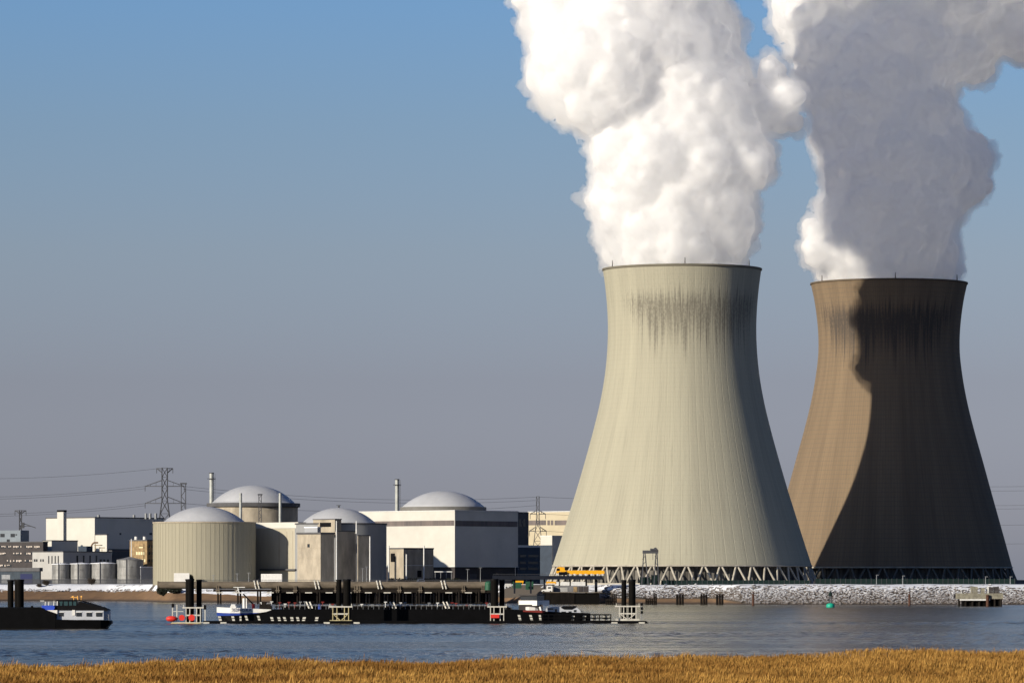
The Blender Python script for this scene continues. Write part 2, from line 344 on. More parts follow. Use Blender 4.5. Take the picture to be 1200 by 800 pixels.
mt1 = tower_mat('pale_tower_concrete', (0.335,0.32,0.247), (0.28,0.267,0.208), 0.62, Z(316,D1)-LAND, 0.11, -78, 0.50)
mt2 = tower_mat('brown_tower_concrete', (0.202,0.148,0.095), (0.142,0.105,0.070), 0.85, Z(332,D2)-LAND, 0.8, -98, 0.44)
m_leg2 = mat('shaded_column_concrete', (0.12,0.115,0.10), 0.85)  # darker copy of the column concrete, the tower's shade put into its colour
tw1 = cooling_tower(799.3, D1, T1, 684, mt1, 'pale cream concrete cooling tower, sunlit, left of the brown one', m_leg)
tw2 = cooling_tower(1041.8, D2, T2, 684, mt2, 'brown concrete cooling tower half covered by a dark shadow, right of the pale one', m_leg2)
# ------------------------------------------------------------------ steam
m_steam = bpy.data.materials.new('steam'); m_steam.use_nodes = True
t = NT(m_steam); b = t.n['Principled BSDF']; b.inputs['Roughness'].default_value = 1.0; b.inputs['Specular IOR Level'].default_value = 0.0
t.n.remove(b); b = t.add('ShaderNodeSubsurfaceScattering'); b.inputs['Color'].default_value = (0.985,0.985,0.985,1); b.inputs['Scale'].default_value = 9.0; b.inputs['Radius'].default_value = (1,1,1)
tr = t.add('ShaderNodeBsdfTranslucent'); tr.inputs['Color'].default_value = (0.99,0.99,0.99,1)
ms = t.add('ShaderNodeMixShader'); ms.inputs[0].default_value = 0.61; t.l.new(b.outputs[0], ms.inputs[1]); t.l.new(tr.outputs[0], ms.inputs[2]); t.l.new(ms.outputs[0], t.n['Material Output'].inputs['Surface'])
m_veil = bpy.data.materials.new('steam_veil'); m_veil.use_nodes = True
t = NT(m_veil); t.n.remove(t.n['Principled BSDF']); pv = t.add('ShaderNodeVolumeScatter'); pv.inputs['Color'].default_value = (1,1,1,1)
pv.inputs['Density'].default_value = 0.08; pv.inputs['Anisotropy'].default_value = 0.35
t.l.new(pv.outputs[0], t.n['Material Output'].inputs['Volume'])
def tex(name, kind, size, **k):
    x = bpy.data.textures.new(name, kind); x.noise_scale = size
    for a, v in k.items(): setattr(x, a, v)
    return x
TX = [tex('billow_large','VORONOI',24.0), tex('billow_mid','VORONOI',10.0), tex('curl','CLOUDS',9.0,noise_depth=4), tex('curl_fine','CLOUDS',2.6,noise_depth=4), tex('billow_small','VORONOI',4.5)]
def blob_mesh(name, D, blobs, grow, voxel, disp, m, root):
    mb = MB(); k = D/F
    for bl in blobs:
        px, py, r = bl[:3]; dz = bl[3] if len(bl) > 3 else 0.0
        cc = Vector((X(px, D), D+dz*k, Z(py, D))); rr = r*k+grow
        prof = [(max(1e-3, rr*math.sin(math.pi*i/16)), cc.z-rr*math.cos(math.pi*i/16)) for i in range(17)]
        mb.lathe(cc, prof, 28)
    o = mb.build(name, m, root)
    rm = o.modifiers.new('r', 'REMESH'); rm.mode = 'VOXEL'; rm.voxel_size = voxel; rm.use_smooth_shade = True
    s = o.modifiers.new('s', 'SMOOTH'); s.iterations = 6; s.factor = 0.5
    for tx, st, mid in disp:
        dm = o.modifiers.new('d', 'DISPLACE'); dm.texture = TX[tx]; dm.texture_coords = 'GLOBAL'; dm.strength = st; dm.mid_level = mid
    dg = bpy.context.evaluated_depsgraph_get(); me = bpy.data.meshes.new_from_object(o.evaluated_get(dg))
    o.modifiers.clear(); old = o.data; o.data = me; bpy.data.meshes.remove(old); me.name = name
    for p in (): pass
    me.polygons.foreach_set('use_smooth', [True]*len(me.polygons))
    return o
PL1 = [(799,330,78),(799,306,84),(796,275,93),(778,240,94),(795,225,98),(776,268,80,26),(765,225,70,34),(700,240,22,30),(802,190,100),(850,262,42,-20),(868,278,22),(878,258,17),(862,184,52,-25),(800,140,92),(760,185,75,-30),
       (697,82,84,-28),(682,112,48,-30),(672,138,18,-25),(740,42,98,5),(700,60,78,62),(655,18,50,-10),(645,10,48,50),(612,-2,22,10),(780,65,90,25),(822,28,60,45),(838,95,58,40),(898,125,40,15),(925,112,30,10),(905,78,26,10),(930,140,17,10),
       (700,-45,92,30),(790,-85,92,15),(690,-115,90,45),(640,-70,75,60),(775,-140,80,20)]
PL2 = [(1042,345,76),(1042,318,84),(1040,280,90),(962,290,31,-20),(950,272,18,-10),(1045,240,94),(1050,190,96),(1098,205,62),(1130,190,40),(1150,215,20),(1040,140,96),(1030,90,98),(985,60,72),(952,18,56),(1060,40,94),(1120,40,66),(1165,38,42),(1200,28,52),(1250,10,70),
       (1100,-40,110),(1000,-70,110),(1200,-90,110),(1060,-170,120),(1150,-230,120),(950,-170,100)]
for D, bl, lab in ((D1, PL1, 'bright white steam billowing from the pale cooling tower'), (D2, PL2, 'shaded grey steam rising from the brown cooling tower')):
    root = empty('steam_plume', (X(bl[1][0], D), D, Z(bl[1][1], D)), lab, 'steam', 'steam plumes')
    core_disp = [(0,-10.0,0.45),(1,-4.0,0.45),(4,-1.2,0.45),(2,4.0,0.5),(3,0.5,0.5)]
    blob_mesh('vapour_core', D, bl, -3.2, 1.3, core_disp, m_steam, root)
    inner = blob_mesh('hollow', D, bl, -4.4, 1.6, core_disp, m_veil, root)      # the veil is a hollow skin of thin vapour round the core
    veil = blob_mesh('vapour_veil', D, bl, 0.7, 1.2, [(0,-10.0,0.45),(1,-4.5,0.45),(4,-2.0,0.45),(2,10.0,0.5),(3,4.0,0.5)], m_veil, root)
    bm = bmesh.new(); bm.from_mesh(inner.data); bmesh.ops.reverse_faces(bm, faces=bm.faces); bm.from_mesh(veil.data)
    bm.to_mesh(veil.data); bm.free(); gone = inner.data; bpy.data.objects.remove(inner); bpy.data.meshes.remove(gone)
# ------------------------------------------------------------------ the power station buildings
m_white = mat('white_cladding', (0.50,0.485,0.44), 0.6, var=0.12, scale=0.08)
m_cream = mat('cream_cladding', (0.43,0.375,0.265), 0.6, var=0.12, scale=0.08)
m_grey = mat('grey_cladding', (0.30,0.31,0.33), 0.6, var=0.2, scale=0.06)
m_conc = mat('weathered_concrete', (0.36,0.315,0.245), 0.85, var=0.4, scale=0.18, stretch=(1,1,0.4), bump=0.1)
m_conc2 = mat('pale_rendered_concrete', (0.38,0.35,0.275), 0.85, var=0.22, scale=0.12, stretch=(1,1,0.15))
m_dark = mat('dark_brown_cladding', (0.045,0.039,0.039), 0.7, var=0.3, scale=0.3)
m_blue = mat('dark_blue_cladding', (0.035,0.05,0.075), 0.6, var=0.3, scale=0.2)
m_roof = mat('roof_felt', (0.09,0.09,0.095), 0.9, var=0.3, scale=0.2)
m_dome = mat('pale_grey_dome', (0.40,0.41,0.43), 0.55, var=0.14, scale=0.07)
m_brick = mat('tan_brick', (0.30,0.21,0.11), 0.9, var=0.45, scale=0.6)
m_glass = mat('window_glass', (0.02,0.025,0.03), 0.12, spec=0.6)
m_blind = mat('window_blind', (0.55,0.48,0.42), 0.8, var=0.6, scale=0.5)
m_steel = mat('grey_steel', (0.25,0.26,0.27), 0.55, 0.4, var=0.3, scale=0.5)
m_pale = mat('pale_painted_steel', (0.62,0.62,0.60), 0.5, var=0.2, scale=0.7)
m_flue = mat('flue_steel', (0.36,0.375,0.36), 0.5, 0.2, var=0.25, scale=0.3)
m_tank = mat('tank_steel', (0.26,0.26,0.255), 0.55, 0.2, var=0.5, scale=0.35, stretch=(1,1,0.3))
m_black = mat('black_steel', (0.005,0.005,0.006), 0.6, var=0.4, scale=0.8, spec=0.08)
m_lat = mat('lattice_steel', (0.05,0.052,0.06), 0.7)
m_snow = mat('roof_snow', (0.78,0.80,0.84), 0.8, var=0.08, scale=0.4)
m_stripe = mat('louvre_strip', (0.09,0.08,0.08), 0.7, var=0.6, scale=0.25, stretch=(1,1,0.05), col2=(0.16,0.13,0.12))
PHI = 46.0
class Blk:
    """rectangular block on the plant's grid, near corner at px pc, left face ends at pl, right face at pr"""
    def __init__(s, D, pl, pc, pr, yt, yb, phi=PHI):
        f = R(phi); s.P = np.array([X(pc, D), D]); s.dL = np.array([-math.sin(f), math.cos(f)]); s.dR = np.array([math.cos(f), math.sin(f)])
        s.nL = -s.dR; s.nR = -s.dL; s.lL = s.t('L', pl); s.lR = s.t('R', pr); s.z1 = Z(yt, D); s.z0 = LAND-0.5 if yb is None else Z(yb, D)
    def t(s, face, px):
        d = s.dL if face == 'L' else s.dR; k = (px-600)/F
        return (k*s.P[1]-s.P[0])/(d[0]-k*d[1])
    def wall(s, name, m, parent, z0=None, z1=None, grow=0.0):
        a = s.P+(s.nL+s.nR)*grow; b = s.P+s.dR*(s.lR+grow)+s.nR*grow; c = s.P+s.dR*(s.lR+grow)+s.dL*(s.lL+grow); d = s.P+s.dL*(s.lL+grow)+s.nL*grow
        return MB().prism([a, b, c, d], s.z0 if z0 is None else z0, s.z1 if z1 is None else z1).build(name, m, parent)
    def roof(s, parent, m=None, h=0.5, over=0.25, name='roof'):
        return s.wall(name, m or m_roof, parent, s.z1+0.003, s.z1+h, over)
    def panel(s, name, m, parent, face, pa, pb, ya, yb, proud=0.12, deep=0.3):
        t0, t1 = s.t(face, pa), s.t(face, pb); d, n = (s.dL, s.nL) if face == 'L' else (s.dR, s.nR)
        q = s.P+d*(t0+t1)/2; D = q[1]; z1, z0 = Z(ya, D), Z(yb, D)
        c = q+n*(proud-deep/2); ang = math.atan2(d[1], d[0])
        return MB().box((c[0], c[1], (z0+z1)/2), (abs(t1-t0), deep, z1-z0), ang).build(name, m, parent)
    def base(s): return (s.P[0], s.P[1], LAND)
def building(label, b, cat='building', name='building', group=None): return empty(name, b.base(), label, cat, group)

# --- far left: dark office block with rows of sunlit blinds
b = Blk(2900, -70, 50.5, 56, 635, None); o = building('dark brown office block with rows of sunlit window blinds at the left edge', b, name='office_building')
b.wall('wall', m_dark, o); b.roof(o)
for y in (640.5, 648.5, 657, 662.5):
    for pa, pb in ((-22,-14),(-11,-3),(0,7),(8,13.5),(15.5,25.5),(29,38),(40,47)):
        if RNG.random() < 0.85:
            w = b.panel('window', m_glass, o, 'L', pa, pb, y-1.6, y+1.5, 0.1)
            n_ = int((pb-pa)/1.6)
            for i in range(n_):
                if RNG.random() < 0.72:
                    x0 = pa+(pb-pa)*i/n_; bl = b.panel('blind', m_blind, o, 'L', x0+0.15, x0+(pb-pa)/n_*0.85, y-1.3, y+RNG.uniform(-0.2,1.2), 0.14, 0.08); bl.parent = w
b2 = Blk(2925, -60, 24, 34, 621, 635.5); 
b2.wall('penthouse', mat('blue_grey_panel', (0.17,0.20,0.23), 0.6, var=0.2, scale=0.1), o)
for pa, pb, ya, yb in ((0.5,5.5,625,629),(12.5,17.5,625,629),(18.3,20,625.5,627),(8,11.5,631.5,634.5),(-10,-5,625,629)): b2.panel('window', m_glass, o, 'L', pa, pb, ya, yb)
b = Blk(2846, -40, 46.5, 48, 669, None); o = building('low blue grey shed with a blue door before the office block', b, 'shed', 'shed')
b.wall('wall', mat('blue_grey_shed', (0.032,0.045,0.06), 0.7, var=0.35, scale=0.3), o); b.roof(o, h=2.2, over=0.8)
b.panel('door', mat('blue_door', (0.009,0.013,0.055), 0.6), o, 'L', 24, 38, 672, 683.5); b.panel('door', m_steel, o, 'L', 2, 12, 673, 683.5)
# --- turbine hall
b = Blk(2960, 54, 111, 192, 606.5, None); o = building('big white turbine hall with a rectangular duct up its sunlit wall', b, 'hall', 'turbine_hall')
b.wall('wall', m_white, o); b.roof(o, h=0.6)
b.panel('lower_cladding', m_blue, o, 'R', 111.5, 192, 643, 655, 0.14)
for pa, pb in ((140,142),(175,178)): b.panel('vent', m_roof, o, 'R', pa, pb, 624, 626.5, 0.2)
for px in (171, 176, 182.5, 157, 115.5):
    q = P(px, 606, 2985); MB().tube(q-Vector((0,0,1)), q+Vector((0,0,1.6 if px < 160 else 2.6)), 0.9, n=10).build('roof_vent', m_steel, o)
c = Blk(2935, 67, 74.3, 78, 599.5, 636); d_ = c.wall('duct', m_white, o); c.wall('duct_cap', m_black, o, c.z1+0.003, c.z1+1.2, 0.1)
b = Blk(2915, 50, 60.5, 91, 633.5, None); o = building('white block with a blank shaded side, before the turbine hall', b, name='annex_building')
b.wall('wall', m_white, o); b.roof(o)
b = Blk(2935, 111.5, 125.2, 126.5, 626.5, None); o = building('narrow white sunlit annex with an outside pipe bend and stair', b, name='annex_building')
b.wall('wall', m_white, o); b.roof(o)
pts = [P(105,645,2918), P(108,637.5,2918), P(110,635.5,2918), P(115,635.5,2918)]
MB().path(pts, 0.5, 8).build('pipe_bend', mat('rusty_pipe', (0.16,0.09,0.05), 0.7), o)
st = MB()
for px in (112, 116.5, 119.5): st.bar(P(px, 648, 2922), P(px, 637+(px-112)*0.8, 2922), 0.35)
st.bar(P(110.5,638.5,2922), P(120,638.5,2922), 0.5); st.bar(P(117,641.5,2922), P(123,641.5,2922), 0.5); st.build('stair_tower', mat('tan_steel', (0.25,0.18,0.10), 0.7), o)
MB().box(P(100, 643, 2912), (8, 5, 3.5), R(-44)).build('plant_box', m_blue, o)
b = Blk(2870, 38, 74, 131, 646.5, None); o = building('white two storey laboratory with tall slit windows behind the tanks', b, name='laboratory_building')
b.wall('wall', mat('grey_white_render', (0.36,0.355,0.34), 0.7, var=0.15, scale=0.1), o); b.roof(o)
for px in (57.2, 61, 64.8, 68.4): b.panel('window', m_glass, o, 'L', px-0.6, px+0.6, 651, 660)
for pa, pb in ((39.7,41.6),(42.2,44),(47.2,48.6),(49.8,51.4)): b.panel('window', m_glass, o, 'L', pa, pb, 654.8, 657.7)
for px in (90.5, 98, 105.5, 113): b.panel('window', m_glass, o, 'R', px-0.9, px+0.9, 650.5, 660)
for px in (118, 122, 126.5): b.panel('window', m_glass, o, 'R', px-1.2, px+1.2, 655, 658)
b = Blk(2905, 128, 131.5, 158, 645.5, None); o = building('dark blue low gallery between laboratory and brick building', b, name='gallery_building')
b.wall('wall', m_blue, o); b.roof(o)
# --- tan brick building
b = Blk(2862, 152, 172.3, 182, 633.5, None); o = building('tan brick building with white roof vents beside the domed cylinder', b, name='brick_building')
b.wall('wall', m_brick, o); b.roof(o, h=0.8, over=0.2)
mw_ = mat('cream_window', (0.62,0.55,0.34), 0.6)
for y in (648, 656.5):
    for px in ((160.5,163.2,165.8,168.4) if y < 650 else (167,169.6)): b.panel('window', mw_, o, 'L', px-0.9, px+0.9, y-1.7, y+1.7)
b.panel('window', mw_, o, 'L', 163, 167.5, 640.5, 641.8)
for y in (640, 648, 656.5):
    for px in (175, 178.5): b.panel('window', m_glass, o, 'R', px-0.8, px+0.8, y-1.7, y+1.7)
for px in (159.5, 169.5):
    q = P(px, 633, 2874); MB().tube(q-Vector((0,0,0.5)), q+Vector((0,0,2.4)), 1.1, 1.0, 12).build('roof_vent', m_pale, o)
q = P(154, 633, 2858); MB().tube((q.x, q.y, LAND), (q.x, q.y, q.z+1), 0.3, n=8).build('downpipe', m_pale, o)
b = Blk(2845, 163, 165, 183, 664.5, None); o = building('grey concrete box hut beside the tallest tank', b, 'hut', 'hut'); b.wall('wall', m_grey, o); b.roof(o, m_snow)
# --- storage tanks
for px, hw, yt, cone, lab in ((70.5,10.6,660.5,1.2,'smallest grey steel storage tank, leftmost of the row of four'),(93.5,12.6,660,1.3,'stained grey storage tank second from the left in its row'),(120,15.2,659.5,1.4,'wide stained storage tank just left of the tallest one'),(151,15.6,655.5,3.4,'tallest pale storage tank with a pointed conical roof')):
    D = 2842.0; r = hw/F*D; c = Vector((X(px, D), D+r, LAND)); o = empty('storage_tank', c, lab, 'tank', 'storage tanks behind the palisade fence')
    zt = Z(yt, D); MB().lathe(c, [(r, LAND-0.5), (r, zt)], 48).build('shell', m_tank, o)
    MB().lathe(c, [(r+0.15, zt-0.25), (r+0.2, zt), (r*0.5, zt+cone*0.28), (0.02, zt+cone*0.55)], 48, False).build('roof', m_snow if hw < 15.5 else m_tank, o)
    ring = MB()
    for k in (0.35, 0.7): ring.lathe(c, [(r+0.02, LAND+(zt-LAND)*k), (r+0.16, LAND+(zt-LAND)*k+0.05), (r+0.16, LAND+(zt-LAND)*k+0.3), (r+0.02, LAND+(zt-LAND)*k+0.35)], 48)
    ring.build('stiffener_ring', m_tank, o)
    a_ = R(-100); MB().tube((c.x+(r+0.3)*math.cos(a_), c.y+(r+0.3)*math.sin(a_), LAND), (c.x+(r+0.3)*math.cos(a_), c.y+(r+0.3)*math.sin(a_), zt+0.6), 0.22, n=8).build('riser_pipe', m_lat, o)
    tp = MB()
    for k in range(5): a_ = R(-160+35*k); tp.tube((c.x+r*0.8*math.cos(a_), c.y+r*0.8*math.sin(a_), zt), (c.x+r*0.8*math.cos(a_), c.y+r*0.8*math.sin(a_), zt+0.9), 0.12, n=6)
    tp.build('roof_fitting', m_lat, o)
# --- palisade fence along the left bank
D = 2832.0; o = empty('palisade_fence', (X(20, D), D, LAND), 'dark palisade fence in front of the storage tanks on the snowy bank', 'fence')
f = MB()
for px in np.arange(-30, 186, 0.75): f.box((X(px, D), D, LAND+1.5), (0.22, 0.06, 3.2))
f.build('paling', m_lat, o)
f = MB(); f.box((X(78, D), D+0.12, LAND+0.7), (X(186, D)-X(-30, D), 0.1, 0.2)); f.box((X(78, D), D+0.12, LAND+2.6), (X(186, D)-X(-30, D), 0.1, 0.2)); f.build('rail', m_lat, o)
# --- reactor buildings
def cap(hw, h, n=14):
    Rr = (hw*hw+h*h)/(2*h); a1 = math.asin(min(1, hw/Rr))
    return [(max(0.01, Rr*math.sin(a1*(1-i/n))), Rr*math.cos(a1*(1-i/n))-(Rr-h)) for i in range(n+1)]
def reactor(px, D, hw_cyl, y_cyl, hw_dome, y_dome, y_dome_base, label, m, ribs, y_bot=None):
    c = Vector((X(px, D), D, LAND)); k = D/F; r = hw_cyl*k; o = empty('reactor_building', c, label, 'reactor', 'domed reactor buildings')
    zt = Z(y_cyl, D); z0 = LAND-0.5 if y_bot is None else Z(y_bot, D)
    w = MB(); w.lathe(c, [(r, z0), (r, zt)], 96); w.build('containment_wall', m, o)
    w = MB(); w.lathe(c, [(r-1.2, zt-0.3), (r+0.35, zt-0.3), (r+0.35, zt+0.5), (r-1.2, zt+0.5), (hw_dome*k+0.3, zt+0.5)], 96, False); w.build('parapet', m_conc if ribs else m_roof, o)
    if ribs:
        for i in range(ribs):
            a_ = 2*math.pi*i/ribs
            if math.sin(a_) < 0.25:
                MB().box((c.x+(r+0.05)*math.cos(a_), c.y+(r+0.05)*math.sin(a_), (z0+zt)/2-0.2), (0.1, 0.22, zt-z0-0.5), a_).build('wall_rib', m, o)
    dk = MB(); zb = Z(y_dome_base, D); dk.lathe(c, [(hw_dome*k, min(zt+0.4, zb-0.2)), (hw_dome*k, zb)]+[(a, zb+b_) for a, b_ in cap(hw_dome*k*0.998, (y_dome_base-y_dome)*k)], 80); dk.build('dome', m_dome, o)
    return o, c, k
m_cyl = bpy.data.materials.new('panelled_containment'); m_cyl.use_nodes = True
t = NT(m_cyl); bb = t.n['Principled BSDF']; bb.inputs['Roughness'].default_value = 0.8; bb.inputs['Specular IOR Level'].default_value = 0.2
sx, sy, sz = t.split(t.pos()); th = t.math('ARCTAN2', sy, sx)
pan = t.math('FLOOR', t.math('MULTIPLY', th, 60/math.pi)); wn_ = t.add('ShaderNodeTexWhiteNoise'); wn_.noise_dimensions = '1D'; t.put(pan, wn_.inputs['W'])
nz = t.noise(t.xyz(t.math('MULTIPLY', th, 25.0), 0.0, t.math('MULTIPLY', sz, 0.08)), 1.0, 5, 0.6)
t.l.new(t.mix(t.math('ADD', t.math('MULTIPLY', wn_.outputs[0], 0.45), t.math('MULTIPLY', nz, 0.5)), (0.31,0.287,0.215), (0.235,0.22,0.17)), bb.inputs['Base Color'])
reactor(239.5, 2690, 60, 612.5, 48.5, 593.2, 612, 'pale grey dome on a ribbed cream cylinder, nearest and leftmost reactor', m_cyl, 72)
oB, cB, kB = reactor(297, 2830, 52, 594, 49, 568.3, 589.5, 'pale dome rising over a brown concrete drum behind the cream cylinder', m_conc, 0)
w = MB(); w.lathe(cB, [(54.5*kB, Z(594, 2830)), (54.8*kB, Z(593.8, 2830)), (54.8*kB, Z(589.6, 2830)), (50*kB, Z(589.4, 2830))], 96, False); w.build('overhanging_cornice', m_roof, oB)
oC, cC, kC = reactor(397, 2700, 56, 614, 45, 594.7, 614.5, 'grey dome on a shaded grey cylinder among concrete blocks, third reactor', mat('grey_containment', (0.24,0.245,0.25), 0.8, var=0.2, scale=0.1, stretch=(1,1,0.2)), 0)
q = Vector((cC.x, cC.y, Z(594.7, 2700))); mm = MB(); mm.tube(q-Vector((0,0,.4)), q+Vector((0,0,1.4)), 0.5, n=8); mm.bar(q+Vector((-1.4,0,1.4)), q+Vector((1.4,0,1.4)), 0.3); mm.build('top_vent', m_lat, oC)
# exhaust stacks
def stack(px, D, y0, y1, hw, label, clad):
    r = hw/F*D; b0 = Vector((X(px, D), D, Z(y1, D))); o = empty('exhaust_stack', b0, label, 'stack', 'exhaust stacks')
    h = Z(y0, D)-b0.z
    MB().tube(b0, b0+Vector((0,0,h)), r, r*0.95, 20).build('flue', clad, o)
    MB().tube(b0+Vector((0,0,h-0.02)), b0+Vector((0,0,h+0.5)), r*1.12, n=20).build('rim', m_lat, o)
    l = MB(); a = Vector((r+0.5, -0.6, 0))
    for s_ in (-0.4, 0.4): l.bar(b0+a+Vector((s_,0,0)), b0+a+Vector((s_,0,h)), 0.15)
    for i in range(int(h/1.2)): l.bar(b0+a+Vector((-0.4,0,i*1.2)), b0+a+Vector((0.4,0,i*1.2)), 0.12)
    l.build('ladder', m_lat, o)
    for k in (0.55, 0.95): MB().lathe(b0, [(r+0.02, b0.z+h*k), (r+1.3, b0.z+h*k), (r+1.3, b0.z+h*k+0.35), (r+0.02, b0.z+h*k+0.35)], 20, False).build('platform', m_lat, o)
    return o
stack(247.8, 2850, 554.5, 684, 2.6, 'tall pale exhaust stack left of the rear dome', m_flue)
stack(465.3, 3040, 562, 684, 2.5, 'pale exhaust stack above the long white hall, left of its dome', m_flue)
for px, y0, hw, lab, m in ((282, 577.5, 1.7, 'slim pale flue before the drum, left of the lattice one', m_flue), (328.3, 577.5, 1.7, 'slim pale flue before the drum, right of the lattice one', m_flue)):
    D = 2765.0; q = Vector((X(px, D), D, Z(611.5, D))); o = MB().tube((q.x, q.y, LAND), (q.x, q.y, Z(y0, D)), hw/F*D, n=14).build('flue', m, None, (q.x, q.y, LAND)); tag(o, lab, 'flue', 'slim flues')
def lattice_mast(name, px, D, y0, y1, hw, label, cat, m=None, group=None):
    m = m or m_lat; k = D/F; b0 = Vector((X(px, D), D, Z(y1, D))); h = Z(y0, D)-b0.z; w = hw*k; o = empty(name, b0, label, cat, group); l = MB()
    for sx_ in (-1, 1):
        for sy_ in (-1, 1): l.bar(b0+Vector((sx_*w, sy_*w, 0)), b0+Vector((sx_*w, sy_*w, h)), 0.3)
    n = max(3, int(h/(2.6*w)))
    for i in range(n):
        za, zb_ = h*i/n, h*(i+1)/n; s_ = 1 if i % 2 else -1
        for y_ in (-1, 1): l.bar(b0+Vector((-s_*w, y_*w, za)), b0+Vector((s_*w, y_*w, zb_)), 0.22)
    l.build('frame', m, o); MB().box(b0+Vector((0,0,h+0.4)), (2*w+1.2, 2*w+1.2, 0.8)).build('head', m, o); return o
lattice_mast('lattice_flue', 304.8, 2763, 580, 685, 1.5, 'dark lattice flue mast before the rear drum, between two pale flues', 'mast')
# long beige building behind the cylinder, concrete block before the third dome
b = Blk(2686, 285, 349.5, 362, 618.5, None); o = building('long beige hall with a white roof band, right of the cream cylinder', b, 'hall', 'hall')
b.wall('wall', m_conc2, o, LAND-0.5, b.z1); b.wall('roof_band', m_white, o, b.z1+0.003, Z(611.5, 2686), 0.5)
b.panel('canopy', m_roof, o, 'L', 307, 348.5, 666.3, 668, 2.0, 2.2)
for pa, pb in ((327,327.5),(336,336.4),(343,343.4)): b.panel('downpipe', m_conc, o, 'L', pa, pb, 622, 666, 0.15)
b = Blk(2628, 348.5, 375.7, 391.5, 625.5, None); o = building('weathered beige concrete block before the third dome, sunlit on its left', b, 'block', 'concrete_block')
b.wall('wall', m_conc, o); b.roof(o, h=1.0, over=0.5); b.panel('window', m_glass, o, 'L', 360.3, 363, 637, 641)
for y in (641.5, 653.5): b.panel('cornice', m_conc, o, 'L', 348.7, 375.5, y, y+0.7, 0.2)
b2 = Blk(2640, 393, 393.6, 417, 622.5, None); b2.wall('shaded_wing', m_conc, o); b2.roof(o)
b2 = Blk(2640, 418.8, 419.5, 433.5, 627.5, None); b2.wall('shaded_wing', m_conc, o); b2.roof(o)
b2 = Blk(2650, 357, 372, 376, 618, 626); b2.wall('roof_house', m_grey, o); b2.roof(o, m_snow)
b2 = Blk(2665, 367, 392.5, 400, 608.5, 626); b2.wall('roof_house', m_conc, o); b2.roof(o); b2.panel('louvre', m_black, o, 'L', 375, 388, 612, 617)
for px, y0, y1, D, lab in ((394.3,610,683,2610,'white pole before the shaded concrete wings, left of a shorter pole'),(417.6,610,625,2634,'white pole on the roof of the shaded concrete wings'),(433.5,628,683,2620,'white pole at the right end of the shaded concrete wings')):
    o = MB().tube((X(px,D), D, Z(y1,D)), (X(px,D), D, Z(y0,D)), 0.42, 0.3, 10).build('pole', m_pale, None, (X(px,D), D, Z(y1,D))); tag(o, lab, 'pole', 'white poles by the reactors')
# big white hall with the fourth dome
b = Blk(2890, 400, 533, 607, 598.3, 663.3); o = building('huge white hall with a dark window strip, carrying the rightmost dome', b, 'hall', 'reactor_hall')
b.wall('wall', m_white, o); b.roof(o, m_pale, 0.5, 0.3)
b.panel('window_strip', m_stripe, o, 'L', 400, 532.4, 610.2, 616.3, 0.12); b.panel('window_strip', m_stripe, o, 'R', 533.6, 606.4, 610.2, 616.6, 0.12)
b.wall('plinth_band', m_pale, o, b.z0-0.35, b.z0-0.003, 0.3)
b.wall('base_storey', m_dark, o, LAND-0.5, b.z0-0.353, -1.2)
b.panel('door', m_roof, o, 'R', 552, 560, 672, 684, -1.0)
D = 2952.0; c = Vector((X(519.5, D), D, LAND)); k = D/F
w = MB(); w.lathe(c, [(50.5*k, Z(600, D)), (50.5*k, Z(594, D)), (47*k, Z(593.8, D))], 96, False); w.build('dome_drum', mat('grey_drum', (0.15,0.145,0.135), 0.8, var=0.2, scale=0.2), o)
w = MB(); w.lathe(c, [(48.8*k, Z(594.2, D)-0.3)]+[(a, Z(594.2, D)+b_) for a, b_ in cap(48.8*k, 19.4*k)], 80); w.build('dome', m_dome, o)
b = Blk(2835, 455.5, 473, 508, 643, None); o = building('small brown concrete building in front of the huge white hall', b, name='pump_building')
b.wall('wall', m_conc, o); b.roof(o, h=0.8); b.panel('vent', m_black, o, 'L', 458, 463, 648, 658); b.panel('cornice', m_pale, o, 'R', 474, 507, 661.8, 662.4, 0.2); b.panel('door', m_black, o, 'R', 489, 494, 668, 676)
for px, y0, y1, lab in ((455.7,639,676,'white mast left of the small brown concrete building'),(476.3,649,676,'short white mast by the corner of the brown concrete building'),(496.8,639,676,'white mast right of centre before the brown concrete building')):
    D = 2775.0; o = MB().tube((X(px,D), D, LAND), (X(px,D), D, Z(y0,D)), 0.5, 0.42, 10).build('mast', m_pale, None, (X(px,D), D, LAND)); tag(o, lab, 'mast', 'white masts before the hall')
# right of the hall, partly behind the pale tower
b = Blk(2990, 604, 606, 619.5, 600.5, None); o = building('dark grey block with two windows right of the white hall', b, name='office_block')
b.wall('wall', mat('dark_grey_concrete', (0.10,0.095,0.095), 0.8, var=0.2, scale=0.1), o); b.roof(o)
for px in (609, 614): b.panel('window', m_glass, o, 'R', px-1.2, px+1.6, 608, 617)
b = Blk(3060, 619, 690, 700, 599, None); o = building('cream hall with a dark window strip partly behind the pale tower', b, 'hall', 'hall')
b.wall('wall', m_cream, o); b.roof(o, m_pale)
for pa, pb in ((619.5,640),(641.5,644.5),(645.5,648.5),(650,664)): b.panel('window_strip', m_stripe, o, 'L', pa, pb, 609.3, 615)
b = Blk(2975, 604, 606.2, 647.5, 641, None); o = building('dark blue two storey building below the cream hall', b, name='workshop_building')
b.wall('wall', m_blue, o); b.roof(o, m_pale, 1.4)
for y in (651, 659, 666):
    for pa, pb in ((609,616),(619,630),(632,640)): b.panel('window', m_glass, o, 'R', pa, pb, y-1.4, y+1.4, 0.15)
b = Blk(2880, 633.5, 647, 664, 628, None); o = building('white block with a grey shaded side touching the pale tower', b, name='annex_building')
b.wall('wall', m_white, o); b.roof(o, m_pale); b.panel('lower_cladding', m_blue, o, 'L', 633.2, 646.9, 638.5, 684, 0.2)
